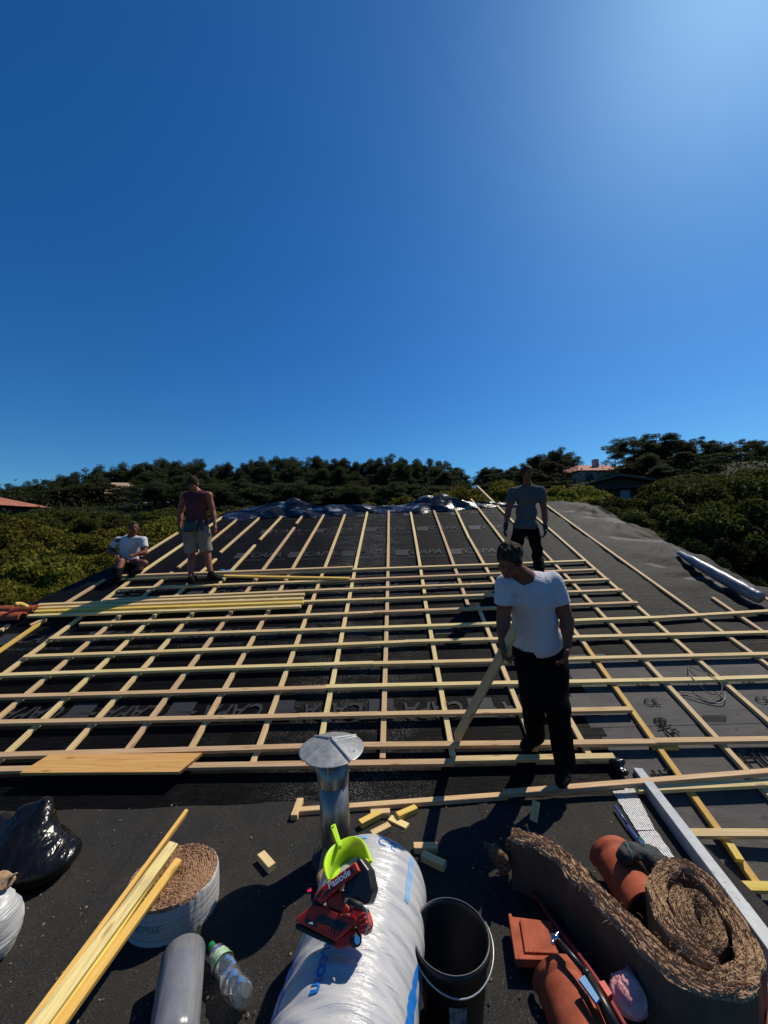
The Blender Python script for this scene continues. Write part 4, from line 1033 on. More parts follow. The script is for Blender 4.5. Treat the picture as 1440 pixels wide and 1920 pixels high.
matstrip(outer, 'unrolled_strip', 3); inner = [(1308+(x-1308)*0.86, 1722+(y-1722)*0.86, t*0.9) for x, y, t in inner]; matstrip(inner, 'coiled_core', 5)
# loose wisps along its edges
L = []; 
for k in range(260):
    path = outer if random.random() < 0.75 else inner
    i = random.randrange(len(path)-1); t = random.random(); px = path[i][0]*(1-t)+path[i+1][0]*t+random.uniform(-24, 24); py = path[i][1]*(1-t)+path[i+1][1]*t+random.uniform(-20, 20)
    p = Q(px, py, ZF+random.uniform(-0.01, 0.012)); a = random.uniform(0, 6.28); l = random.uniform(0.010, 0.03)
    d = Vector((math.cos(a), math.sin(a), random.uniform(-0.2, 0.5)))*l
    L.append(tube([p, p+d*0.5+Vector((0, 0, 0.004)), p+d], [0.0011, 0.0010, 0.0004], 4))
V, F = cat_(L); wo = mesh('loose_fibres', V, F, 'fibre', fm); wo['kind'] = 'stuff'
f = plus(uni([cone(P_z(945, 1620, 0.14), U(905, 1575, 2.30), 0.035, 0.006), ell(P_z(958, 1600, 0.13), (0.03, 0.03, 0.07)), cone(P_z(945, 1610, 0.2), U(925, 1590, 2.25), 0.02, 0.004)], 0.02), wr(51, 80, 0.012))
skinmesh('torn_end', f, 0.006, 'darkfibre', fm)

# ------------------------------------------------------------ clay tiles and small things around the mat
def half_tile(name, A, B, r, lab, taper=0.9, th=0.012, roll=0.0, grp=None, flare=True):
    A = Vector(A); B = Vector(B); x = (B-A).normalized(); y = Vector((0, 0, 1)).cross(x).normalized(); z = x.cross(y); N = 26; K = 24; V = []; F = []
    for i in range(N+1):
        t = i/N; rr = r*(1+(taper-1)*t)+(0.010 if (flare and t < 0.14) else 0)
        c = A.lerp(B, t)
        for q in (rr, rr-th):
            for k in range(K+1):
                a = math.pi*k/K+roll; V.append(c+y*(math.cos(a)*q)+z*(math.sin(a)*q))
    W = 2*(K+1)
    for i in range(N):
        for k in range(K):
            F.append((i*W+k, i*W+k+1, (i+1)*W+k+1, (i+1)*W+k)); F.append((i*W+K+1+k+1, i*W+K+1+k, (i+1)*W+K+1+k, (i+1)*W+K+1+k+1))
        for k, q in ((0, K+1), (K, 2*K+1)): F.append((i*W+k, (i+1)*W+k, (i+1)*W+q, i*W+q))
    for i in (0, N):
        for k in range(K): F.append((i*W+k, i*W+k+1, i*W+K+1+k+1, i*W+K+1+k))
    o = fixn(mesh(name, V, F, 'clay', smooth=True, loc=(A+B)/2)); e = o.modifiers.new('e', 'EDGE_SPLIT'); e.split_angle = R(50)
    return tag(o, lab, 'ridge tile', grp)
def G(x, y, z): return P_z(x, y, z)
a = G(1148, 1590, 0.10); b = G(1205, 1690, 0.10)
half_tile('ridge_tile', (a.x, a.y, 0.04), (b.x+0.02, b.y-0.02, 0.05), 0.115, 'half round terracotta ridge tile with a black glove on it, behind the fibre mat', 0.95)
a = G(1050, 1805, 0.10); b = G(1110, 1960, 0.10)
half_tile('ridge_tile', (a.x, a.y, 0.02), (b.x, b.y, 0.02), 0.105, 'half round terracotta ridge tile under the black tool at the bottom', 0.95)
a = G(1345, 1925, 0.10); b = G(1520, 1905, 0.10)
half_tile('ridge_tile', (a.x, a.y, 0.02), (b.x, b.y, 0.02), 0.10, 'half round terracotta ridge tile in the bottom right corner', 1.0)
def flat_tile(px, z, lab, ribs=True):
    P = [G(x, y, z) for x, y in px]; c = sum(P, Vector())/4
    o_ = empty('flat_tile', (c.x, c.y, 0), lab, 'roof tile')
    V, F = prism(P, (0, 0, -0.022)); bev(fixn(mesh('tile_body', V, F, 'clay', o_)), 0.004)
    def pt(u, v, dz): return P[0].lerp(P[1], u).lerp(P[3].lerp(P[2], u), v)+Vector((0, 0, dz))
    for (u0, v0, u1, v1) in ((0, 0, .08, 1), (.08, .9, 1, 1), (.25, .1, .33, .85), (.33, .77, 1, .85)):
        V, F = prism([pt(u0, v0, .012), pt(u1, v0, .012), pt(u1, v1, .012), pt(u0, v1, .012)], (0, 0, -0.014)); bev(fixn(mesh('rib', V, F, 'clay', o_)), 0.003)
flat_tile([(953, 1717), (1035, 1727), (1050, 1806), (966, 1804)], 0.06, 'interlocking flat terracotta tile with raised ribs, between the bucket and the mat')
flat_tile([(1310, 1892), (1365, 1888), (1372, 1950), (1305, 1955)], 0.10, 'interlocking flat terracotta tile, only its ribbed corner showing at the bottom right')
P = [G(x, y, 0.03) for x, y in ((1400, 1842), (1445, 1885), (1420, 1905), (1370, 1880))]
V, F = prism(P, (0, 0, -0.02)); tag(bev(fixn(mesh('tile_fragment', V, F, 'clay', loc=sum(P, Vector())/4)), .003), 'broken terracotta fragment beside the near ribbed strip', 'tile fragment')
# glove on the tile
gc = G(1205, 1600, 0.19)
gl = []
for k, (dx, dy, l) in enumerate(((-.05, .03, .06), (-.02, -.02, .09), (.02, -.05, .09), (.05, -.03, .08), (.07, .01, .07))):
    gl.append(cone((gc.x+dx*0.3, gc.y+dy*0.3, gc.z), (gc.x+dx*1.5+0.02, gc.y+dy*1.8-0.02, gc.z-0.035), 0.022, 0.012))
gl += [ell((gc.x-0.03, gc.y+0.01, gc.z), (0.06, 0.05, 0.03)), ell((gc.x+0.04, gc.y, gc.z-0.01), (0.06, 0.06, 0.03)), cone((gc.x-0.05, gc.y+0.02, gc.z+0.0), (gc.x-0.10, gc.y-0.01, gc.z-0.005), 0.032, 0.036)]
gv = empty('work_gloves', (gc.x, gc.y, 0.17), 'pair of black knitted work gloves with teal cuffs on the ridge tile', 'gloves')
skinmesh('glove', plus(uni(gl, 0.009), lambda p: crum(p, fr=60, amp=0.010)+wr(61, 120, 0.003)(p)), 0.005, 'glove', gv)
for (dx, dy) in ((-0.075, 0.0), (0.02, 0.035)):
    c1 = Vector((gc.x+dx, gc.y+dy, gc.z+0.004)); V, F = tube([c1+Vector((0.012*math.cos(a)*.4, 0.04*math.cos(a), 0.036*math.sin(a))) for a in np.linspace(-0.3, 3.4, 16)], 0.003, 6); mesh('cuff', V, F, 'teal', gv, smooth=True)
# slim black tool with a silver head
tl = empty('cutter', G(1085, 1830, 0.13), 'slim black tool with a silver head and blue label, across the ridge tile', 'hand tool')
V, F = tube([G(1048, 1764, 0.17), G(1097, 1822, 0.16)], [0.010, 0.012], 12); mesh('handle', V, F, 'black', tl, smooth=True)
V, F = tube([G(1096, 1821, 0.16), G(1104, 1831, 0.16)], 0.016, 14); mesh('collar', V, F, 'black', tl, smooth=True)
V, F = tube([G(1103, 1830, 0.155), G(1160, 1935, 0.145)], 0.017, 14); mesh('barrel', V, F, 'black', tl, smooth=True)
q = [G(1085, 1835, 0.172), G(1096, 1828, 0.172), G(1124, 1872, 0.170), G(1118, 1880, 0.170)]; V, F = prism(q, (0, 0, -0.012)); fixn(mesh('blue_label', V, F, 'cyan', tl))
f = plus(uni([ell(G(1041, 1757, 0.175), (0.016, 0.012, 0.012)), cone(G(1036, 1768, 0.17), G(1038, 1753, 0.175), 0.006, 0.007), cone(G(1034, 1752, .175), G(1046, 1750, .178), 0.005, 0.006)], 0.004), wr(5, 150, 0.001)); skinmesh('silver_head', f, 0.0025, 'chrome', tl)
V, F = tube(smoothpts([G(1000, 1672, 0.03), G(1035, 1725, 0.05), G(1085, 1790, 0.09), G(1130, 1855, 0.13), G(1175, 1930, 0.13)], 5), 0.010, 8); tag(mesh('strap', V, F, 'redstrap', smooth=True, loc=G(1085, 1790, 0.05)), 'dark red strap running past the fibre mat to the bottom', 'strap')
P = [G(1122, 1840, 0.16), G(1133, 1838, 0.16), G(1148, 1862, 0.16), G(1140, 1868, 0.16)]; V, F = prism(P, (0, 0, -0.02)); tag(fixn(mesh('tool_grip', V, F, 'red', loc=P[0])), 'small bright red grip beside the pink wrapper', 'grip')
pw = G(1178, 1870, 0.10)
f = uni([ell((pw.x, pw.y, pw.z), (0.062, 0.055, 0.045)), cone((pw.x-0.02, pw.y+0.01, pw.z+0.02), U(1150, 1828, pw.y+0.05), 0.03, 0.004), cone((pw.x+0.015, pw.y+0.02, pw.z+0.03), U(1178, 1818, pw.y+0.06), 0.035, 0.008), cone((pw.x+0.01, pw.y-0.02, pw.z), U(1205, 1898, pw.y-0.02), 0.03, 0.01)], 0.02)
tag(skinmesh('crumpled_wrapper', plus(f, lambda p: crum(p, fr=75, amp=0.010)+crum(p, fr=160, amp=0.003)), 0.0032, 'pink', loc=(pw.x, pw.y, 0)), 'crumpled pink and white wrapper in front of the fibre mat', 'wrapper')
V, F = prism([G(575, 1664, .012), G(584, 1663, .012), G(585, 1671, .012), G(576, 1672, .012)], (0, 0, -.01)); M_['magenta'] = mat('pinkish red plastic', (0.6, 0.01, 0.05), 0.4); tag(fixn(mesh('plastic_chip', V, F, 'magenta', loc=G(580, 1667, 0))), 'tiny bright red plastic chip on the felt left of the nail gun', 'chip')
V, F = tube([G(570, 1660, 0.01), G(595, 1658, 0.012)], 0.003, 6); tag(mesh('wire_scrap', V, F, 'black', loc=G(582, 1659, 0)), 'thin dark wire scrap next to the red plastic chip', 'wire')
# stacked red tiles at the left verge
rt = P_r(25, 1150, 0.03)
for k, (px, py, r_, lab) in enumerate(((22, 1162, 0.09, 'lowest dark red roof tile in the heap at the left edge'), (48, 1148, 0.085, 'dark red roof tile leaning right in the heap at the left edge'), (8, 1148, 0.08, 'dark red roof tile at the back of the heap at the left edge'))):
    a = P_r(px-22, py, 0.05); b = P_r(px+22, py-3, 0.06); half_tile('clay_tile', a, b, r_, lab, 0.85, 0.014, grp='red tiles heaped at the left verge')
V, F = tube(smoothpts([P_r(28, 1134, 0.22), P_r(38, 1133, 0.20), P_r(52, 1139, 0.14)], 5), [0.03]*10+[0.02], 10); tag(mesh('wood_peg', V, F, 'yellow', smooth=True, loc=P_r(40, 1138, .1)), 'short curved orange wood piece on top of the red tiles', 'wood piece')
# litter on the felt
L = []
for k in range(900):
    px, py = random.uniform(-30, 1150), random.uniform(1475, 1915); c = P_z(px, py, 0.006); a = random.uniform(0, 6.3); q = random.choice((0.0015, 0.002, 0.003, 0.006)); r_ = random.uniform(0.3, 1)*q
    x = Vector((math.cos(a), math.sin(a), random.uniform(-.1, .3)))*q; y = Vector((-math.sin(a), math.cos(a), 0))*r_; z = Vector((0, 0, r_*0.8))
    L.append(([c-x-y, c+x-y, c+x+y*0.6, c-x+y, c+z], [(0, 1, 4), (1, 2, 4), (2, 3, 4), (3, 0, 4)]))
V, F = cat_(L); M_['litter'] = varied('wood chips and grit', (0.05, 0.04, 0.03), (0.42, 0.33, 0.22), 5, 0.8, lo=0.45, hi=0.7); tag(mesh('grit', V, F, 'litter'), 'small wood chips and grit strewn over the felt', 'grit', kind='stuff')

# ------------------------------------------------------------ people
def vn(v): return np.array(v, dtype=float)/max(1e-9, np.linalg.norm(v))
def hand_parts(w, d, n, t, s=1.0, curl=0.5, grip=False):
    """palm, four bent fingers of unequal length and a thumb; d = towards the fingers, n = palm side, t = thumb side"""
    w = np.array(w, float); d = vn(d); n = vn(n-np.dot(n, d)*d); t = vn(t-np.dot(t, d)*d-np.dot(t, n)*n)
    P = [ell(w+d*0.050*s, (0.040*s, 0.050*s, 0.017*s), (t, d, n))]
    for i, (L1, L2) in enumerate(((0.042, 0.036), (0.047, 0.040), (0.043, 0.037), (0.034, 0.030))):
        b = w+d*(0.088-0.004*abs(i-1.3))*s+t*(0.030-0.0205*i)*s; c1 = curl*(0.8+0.12*i); c2 = curl*(1.9+0.1*i)
        k = b+(d*math.cos(c1)+n*math.sin(c1)+t*0.06*(1.5-i))*L1*s; e = k+(d*math.cos(c2)+n*math.sin(c2))*L2*s
        P += [cone(b-d*0.01*s, k, 0.0098*s, 0.0088*s), cone(k, e, 0.0086*s, 0.0070*s)]
    tb = w+d*0.028*s+t*0.032*s; tk = tb+(d*0.62+t*0.62+n*0.35)*0.040*s; te = tk+(d*0.85+t*0.1+n*(0.6 if grip else 0.35))*0.034*s
    P += [cone(tb-t*0.012*s, tk, 0.015*s, 0.0105*s), cone(tk, te, 0.0103*s, 0.008*s)]
    return P
def person(label, J, fwd, hf, hu, mats_, s=1.0, curl=(0.5, 0.5), sleeve='tee', legs='long', gloves=False, seed=1, h=0.0078, belt=False, hair_short=1.0, chestprint=None, handn=None, seated=False, grip=(False, False)):
    J = {k: np.array(tuple(v), float) for k, v in J.items()}
    fwd = vn(fwd); up = vn(J['neck']-J['pelvis']); side = vn(np.cross(fwd, up)); fr = vn(np.cross(up, side))   # side = the person's right
    ft = (J['anR']+J['anL'])/2; root = empty('person', tuple(ft), label, 'person')
    # head frame
    f = vn(hf); u = vn(np.array(hu)-np.dot(hu, f)*f); r = np.cross(f, u); H = J['head']; fm_ = (r, f, u)
    def hp(a, b, c): return H+r*a*s+f*b*s+u*c*s
    head = [ell(hp(0, -0.008, 0.030), np.array((0.074, 0.094, 0.088))*s, fm_), ell(hp(0, 0.026, -0.042), np.array((0.056, 0.066, 0.066))*s, fm_), ell(hp(0, 0.062, -0.088), np.array((0.026, 0.024, 0.020))*s, fm_),
            cone(hp(0, 0.083, 0.012), hp(0, 0.106, -0.026), 0.010*s, 0.015*s), ell(hp(0, 0.080, 0.026), np.array((0.052, 0.014, 0.012))*s, fm_), ell(hp(0.040, 0.062, -0.016), np.array((0.022, 0.022, 0.018))*s, fm_), ell(hp(-0.040, 0.062, -0.016), np.array((0.022, 0.022, 0.018))*s, fm_),
            ell(hp(0, 0.086, -0.052), np.array((0.024, 0.012, 0.0055))*s, fm_), ell(hp(0, 0.083, -0.064), np.array((0.021, 0.012, 0.006))*s, fm_)]
    ears = [ell(hp(q*0.076, -0.006, -0.008), np.array((0.010, 0.020, 0.032))*s, fm_) for q in (1, -1)]
    hd = uni(head, 0.016*s); sock = uni([ell(hp(q*0.031, 0.092, 0.006), np.array((0.017, 0.012, 0.010))*s, fm_) for q in (1, -1)], 0)
    hd = minus(hd, sock); mouth = ell(hp(0, 0.102, -0.0585), np.array((0.022, 0.012, 0.0018))*s, fm_); hd = minus(hd, mouth)
    hd = uni([hd]+ears, 0.008)
    nb = H-f*0.018*s-u*0.050*s
    neck = uni([cone(nb, J['neck'], 0.052*s, 0.058*s), cone(J['neck'], J['neck']-up*0.04*s, 0.06*s, 0.09*s)], 0.03)
    pel, nk = J['pelvis'], J['neck']; L = np.linalg.norm(nk-pel); tf = (side, fr, up)
    tor = [ell(pel+up*0.0, np.array((0.158, 0.108, 0.125))*s, tf), ell(pel+up*L*0.33, np.array((0.140, 0.100, 0.14))*s, tf), ell(pel+up*L*0.70+fr*0.005, np.array((0.168, 0.112, 0.165))*s, tf),
           cone(J['shR'], nk-up*0.05*s, 0.060*s, 0.066*s), cone(J['shL'], nk-up*0.05*s, 0.060*s, 0.066*s)]
    arms = []
    for q in 'RL':
        arms += [cone(J['sh'+q], J['el'+q], 0.056*s, 0.043*s), cone(J['sh'+q]*0.45+J['el'+q]*0.55, J['sh'+q]*0.2+J['el'+q]*0.8, 0.049*s, 0.044*s), cone(J['el'+q], J['wr'+q], 0.043*s, 0.028*s), cone(J['el'+q]*0.8+J['wr'+q]*0.2, J['el'+q]*0.55+J['wr'+q]*0.45, 0.045*s, 0.040*s)]
    lg = []
    for q in 'RL':
        hp_, kn, an = J['hip'+q], J['kn'+q], J['an'+q]; to = J['to'+q]; kb = vn(np.cross(side, vn(an-kn)))
        if np.dot(kb, fr) > 0: kb = -kb
        lg += [cone(hp_, kn, 0.088*s, 0.056*s), cone(kn, an, 0.055*s, 0.038*s), ell(kn*0.68+an*0.32+kb*0.012*s, np.array((0.050, 0.052, 0.11))*s, (side, vn(np.cross(vn(an-kn), side)), vn(an-kn))), cone(an, an*0.5+to*0.5-np.array((0, 0, 0.02)), 0.032*s, 0.022*s)]
    hands = {}
    for q, cu in zip('RL', curl):
        sg = 1 if q == 'R' else -1; d = vn(J['ha'+q]-J['wr'+q]); n = handn[q] if handn else -side*sg
        hands[q] = uni(hand_parts(J['wr'+q], d, np.array(n, float), np.array(J['th'+q], float) if 'th'+q in J else fr, s, cu, grip[0 if q == 'R' else 1]), 0.006)
    body = uni([uni(tor, 0.05), uni(arms[:4], 0.02), uni(arms[4:], 0.02), uni(lg[:4], 0.025), uni(lg[4:], 0.025), neck], 0.03)
    body = uni([body, hd], 0.012)
    if not gloves: body = uni([body, hands['R'], hands['L']], 0.012)
    skinmesh('body', body, h, mats_['skin'], root)
    if gloves:
        for q in 'RL':
            g_ = uni([hands[q], cone(J['wr'+q]-vn(J['wr'+q]-J['el'+q])*0.05, J['wr'+q], 0.036*s, 0.033*s)], 0.01); skinmesh('glove', plus(g_, lambda p: -0.002+0*p[:, 0]), 0.006, 'glove', root)
    # eyes, brows, hair
    for q in (1, -1):
        e = hp(q*0.031, 0.080, 0.006); o = skinmesh('eye', ell(e, np.array((0.013, 0.011, 0.008))*s, fm_), 0.004, 'eye', root)
        skinmesh('eyebrow', cone(hp(q*0.016, 0.094, 0.024), hp(q*0.048, 0.078, 0.027), 0.0045*s, 0.0035*s), 0.004, 'hair', root)
    hk = 0.009*hair_short
    cap = ell(hp(0, -0.012, 0.034), np.array((0.074+hk, 0.093+hk, 0.090+hk))*s, fm_)
    nz = wr(seed+5, 150, 0.007, (1, 1, .5), 8); nz2 = wr(seed+6, 45, 0.007)
    hair = plus(cap, lambda p: nz(p)+nz2(p))
    face = ell(hp(0, 0.108, -0.022), np.array((0.090, 0.080, 0.100))*s, fm_)
    hair = cutby(minus(hair, face), plane(-u, hp(0, 0, -0.038)), plane(-(u*0.75-f*0.5), hp(0, -0.02, -0.05)), plane(-(u*0.86-f*0.5), hp(0, 0.02, -0.028)))
    skinmesh('hair', hair, 0.0058, 'hair', root)
    # upper garment
    wn = wr(seed+20, 17, 0.0080, (0.9, 0.9, 1.5)); wn2 = wr(seed+21, 42, 0.0040)
    it = 0.016*s; hemc = pel-up*(0.030*s if not seated else -0.01*s)
    tt = [ell(pel+up*0.0, np.array((0.190, 0.144, 0.17))*s, tf), ell(pel+up*L*0.33, np.array((0.160, 0.126, 0.19))*s, tf), ell(pel+up*L*0.70+fr*0.005, np.array((0.168+.008, 0.112+.016, 0.178))*s, tf),
          cone(J['shR'], nk-up*0.055*s, 0.070*s, 0.074*s), cone(J['shL'], nk-up*0.055*s, 0.070*s, 0.074*s)]
    shirt = uni(tt, 0.05)
    if sleeve == 'tee':
        for q in 'RL':
            a, e = J['sh'+q], J['el'+q]; dv = vn(e-a); end = a+(e-a)*0.60
            shirt = uni([shirt, cutby(cone(a, end+dv*0.03, 0.071*s, 0.069*s), plane(dv, end))], 0.022)
    shirt = plus(shirt, lambda p: wn(p)+wn2(p))
    cuts = [plane(-up, hemc)]
    if sleeve != 'tee':
        for q, sg in (('R', 1), ('L', -1)):
            ac = ell(J['sh'+q]+side*sg*0.035*s-up*0.03*s, np.array((0.070, 0.14, 0.125))*s, tf); shirt = minus(shirt, ac)
    nh = cone(nk-up*0.035*s+fr*0.020*s, nb+up*0.05, 0.066*s if sleeve == 'tee' else 0.085*s, 0.075*s)
    shirt = minus(cutby(shirt, *cuts), nh)
    sm = skinmesh('t_shirt' if sleeve == 'tee' else 'tank_top', shirt, h, mats_['top'], root)
    # legs
    end = 0.96 if legs == 'long' else 0.86; tr = [ell(pel-up*0.01, np.array((0.170, 0.120, 0.13))*s, tf)]; wt = wr(seed+30, 19, 0.011, (1, 1, 1.8)); wt2 = wr(seed+31, 44, 0.005)
    trl = []
    for q in 'RL':
        hp_, kn, an = J['hip'+q], J['kn'+q], J['an'+q]
        if legs == 'long':
            dv = vn(an-kn); e_ = kn+(an-kn)*1.04
            trl.append(uni([cone(hp_, kn, 0.104*s, 0.076*s), cutby(cone(kn, e_+dv*0.03, 0.076*s, 0.066*s), plane(dv, e_))], 0.02))
        else:
            dv = vn(kn-hp_); e_ = hp_+(kn-hp_)*0.93
            trl.append(cutby(cone(hp_, kn, 0.108*s, 0.098*s), plane(dv, e_)))
    tr_ = plus(uni([uni(tr, 0.02)]+trl, 0.03), lambda p: wt(p)+wt2(p))
    tr_ = cutby(tr_, plane(up, pel+up*(0.02 if sleeve == 'tee' else 0.03)*s))
    skinmesh('trousers' if legs == 'long' else 'shorts', tr_, h, mats_['low'], root)
    if belt:
        bl = cutby(ell(pel+up*0.03, np.array((0.178, 0.130, 0.13))*s, tf), plane(up, pel+up*0.10*s), plane(-up, pel+up*0.035*s)); skinmesh('tool_belt', bl, 0.009, 'black', root)
        pq = [rbox(pel-fr*0.13*s-side*0.03*s-up*0.03*s, np.array((0.105, 0.030, 0.085))*s, 0.012, tf), rbox(pel+side*0.13*s-fr*0.06*s-up*0.02*s, np.array((0.035, 0.06, 0.08))*s, 0.012, tf)]
        skinmesh('tool_pouch', plus(uni(pq, 0.02), wr(77, 40, 0.004)), 0.008, 'black', root)
    for q in 'RL':
        an, to = J['an'+q], J['to'+q]; d = to-an; dn = vn(d); z = np.array((0, 0, 1.0)); z = vn(z-np.dot(z, dn)*dn); sd = np.cross(dn, z)
        sh_ = uni([ell(an*0.95+to*0.05-z*0.030*s, np.array((0.045, 0.064, 0.052))*s, (sd, dn, z)), ell(an*0.30+to*0.70-z*0.020*s, np.array((0.050, 0.095, 0.040))*s, (sd, dn, z)), cone(an+z*0.02, an, 0.045*s, 0.048*s), cone(an, an*0.4+to*0.6-z*0.01*s, 0.044*s, 0.036*s)], 0.03)
        sh_ = cutby(plus(sh_, wr(seed+40, 60, 0.0025)), plane(-z, an*0.5+to*0.5-z*0.050*s))
        so_ = skinmesh('shoe', sh_, 0.006, mats_['shoe'], root)
        sole = cutby(ell(an*0.42+to*0.58-z*0.050*s, np.array((0.050, 0.150, 0.05))*s, (sd, dn, z)), plane(z, an*0.5+to*0.5-z*0.040*s), plane(-z, an*0.5+to*0.5-z*0.062*s))
        skinmesh('sole', sole, 0.006, 'blackrub', so_)
        for k in range(4):
            c_ = an*(0.62-0.12*k)+to*(0.38+0.12*k)+z*(0.018-0.004*k)*s; V, F = tube([c_-sd*0.026*s-z*0.006, c_+z*0.005, c_+sd*0.026*s-z*0.006], 0.003, 5); mesh('lace', V, F, 'greylace' if 'greylace' in M_ else 'white', so_, smooth=True)
    return root, dict(side=side, up=up, fr=fr, pel=pel, L=L, s=s)
M_['greylace'] = mat('grey lace', (0.10, 0.10, 0.09), 0.8)

# the man in white, walking down towards the camera with a timber in his right hand
fL = P_z(1056, 1462, 0.0)
J = dict(head=U(955, 1050, 2.62), neck=U(985, 1082, 2.76), pelvis=U(1010, 1205, 2.92), shR=U(948, 1096, 2.74), shL=U(1036, 1092, 2.80), elR=U(944, 1158, 2.74), elL=U(1063, 1160, 2.78),
         wrR=U(942, 1210, 2.66), haR=U(946, 1240, 2.62), wrL=U(1064, 1212, 2.72), haL=U(1060, 1245, 2.66), hipR=U(988, 1215, 2.92), hipL=U(1036, 1215, 2.90), knR=U(998, 1318, 2.84), knL=U(1044, 1325, 2.76),
         anR=U(1004, 1378, 3.06), anL=U(1059, 1428, 2.80), toR=U(986, 1393, 2.98), toL=U(1052, 1462, 2.66), thR=(0.2, -0.4, 0.6), thL=(-0.5, -0.8, 0))
person('man in white t-shirt and black trousers stepping down, timber in his right hand', J, (-0.25, -1, 0), (-0.50, -0.70, -0.72), (0.0, -0.45, 1), dict(skin='skin', top='wtee', low='trousers', shoe='shoe'), 1.0, (1.15, 0.55), seed=11, h=0.0072, grip=(True, False), handn={'R': (0.8, -0.45, 0.1), 'L': (-0.9, 0.1, 0)})
tA = U(962, 1183, 2.58); tB = P_r(853, 1386, H2+0.01)
batten('carried_timber', tA, tB, 0.060, 0.034, Vector((-0.5, -0.75, 0.45)), 'batten', cut=0.08, label='timber held in the right hand of the man in white', cat='timber')

# the man in grey, standing higher up
g0 = 5.60
J = dict(head=U(988, 888, 5.52), neck=U(989, 909, 5.60), pelvis=U(986, 988, 5.64), shR=U(962, 922, 5.60), shL=U(1013, 921, 5.60), elR=U(953, 958, 5.60), elL=U(1021, 958, 5.58), wrR=U(948, 989, 5.50), haR=U(944, 1003, 5.44), wrL=U(1023, 993, 5.48), haL=U(1021, 1010, 5.42),
         hipR=U(974, 996, 5.64), hipL=U(1000, 996, 5.62), knR=U(963, 1043, 5.56), knL=U(1008, 1040, 5.56), anR=P_r(957, 1084, H2+0.075), anL=P_r(1012, 1082, H2+0.075), toR=P_r(951, 1092, H2+0.035), toL=P_r(1016, 1091, H2+0.035), thR=(0.2, -1, 0), thL=(-0.2, -1, 0))
rt_, fr_ = person('man in grey printed t-shirt and dark gloves standing high on the roof', J, (-0.05, -1, 0.0), (0.0, -0.95, -0.12), (0, 0, 1), dict(skin='skin', top='gtee', low='trousers', shoe='shoe'), 0.93, (0.45, 0.45), seed=23, gloves=True, h=0.0085, hair_short=1.1)
# lettering across the chest of the grey shirt
V, F = text_geo('EMPIRE', 0.07, 0.004); c = fr_['pel']+fr_['up']*fr_['L']*0.80+fr_['fr']*0.120; c = Vector(c); xx = Vector(-fr_['side']); yy = Vector(fr_['up']); ff = Vector(fr_['fr'])
M_['shirtink'] = mat('dark shirt print', (0.05, 0.06, 0.08), 0.8)
V2 = [c+xx*v[0]+yy*(v[1]+0.02-2.0*v[0]**2)+ff*(0.019-2.8*v[0]**2) for v in V]
mesh('shirt_print', V2, F, 'shirtink', rt_)

# the man in shorts, seen from behind
J = dict(head=U(362, 908, 5.78), neck=U(369, 922, 5.84), pelvis=U(368, 985, 5.80), shR=U(391, 929, 5.84), shL=U(344, 931, 5.84), elR=U(399, 960, 5.86), elL=U(338, 963, 5.86), wrR=U(403, 983, 5.80), haR=U(406, 997, 5.78), wrL=U(337, 988, 5.80), haL=U(340, 1001, 5.76),
         hipR=U(381, 993, 5.80), hipL=U(356, 993, 5.80), knR=U(388, 1038, 5.80), knL=U(359, 1040, 5.80), anR=P_r(396, 1078, H2+0.075), anL=P_r(358, 1088, H2+0.075), toR=P_r(412, 1083, H2+0.045), toL=P_r(359, 1089, H2+0.045)+Vector((0, .13, .05)), thR=(0, 0.6, 0), thL=(0, .6, 0))
J['anL'] = J['anL']; 
person('man in faded maroon tank top and beige shorts seen from behind', J, (-0.05, 1, 0.0), (-0.10, 0.85, -0.45), (0, 0.2, 1), dict(skin='skin2', top='maroon', low='shorts', shoe='shoe'), 0.92, (0.5, 0.55), sleeve='tank', legs='short', seed=37, belt=True, h=0.0085, hair_short=1.3)

# the man sitting at the left verge
J = dict(head=U(251, 990, 6.28), neck=U(246, 1007, 6.36), pelvis=U(241, 1052, 6.40), shR=U(221, 1014, 6.38), shL=U(269, 1013, 6.34), elR=U(203, 1033, 6.34), elL=U(271, 1036, 6.28), wrR=U(219, 1041, 6.18), haR=U(228, 1044, 6.10), wrL=U(251, 1041, 6.14), haL=U(240, 1042, 6.08),
         hipR=U(233, 1056, 6.36), hipL=U(251, 1056, 6.34), knR=U(226, 1053, 5.98), knL=U(270, 1056, 6.02), anR=P_r(220, 1082, 0.10), anL=P_r(252, 1076, 0.09), toR=P_r(212, 1087, 0.06), toL=P_r(240, 1082, 0.06), thR=(0, -0.3, 1), thL=(0, -.3, 1))
person('man in a white t-shirt and dark trousers sitting on the left verge, looking right', J, (0.15, -1, 0), (0.62, -0.75, 0.02), (0, 0, 1), dict(skin='skin', top='wtee', low='trousers', shoe='shoe'), 0.88, (0.7, 0.7), seed=53, h=0.0085, hair_short=0.9, seated=True, handn={'R': (0.2, -0.2, -1), 'L': (0, -0.2, -1)})

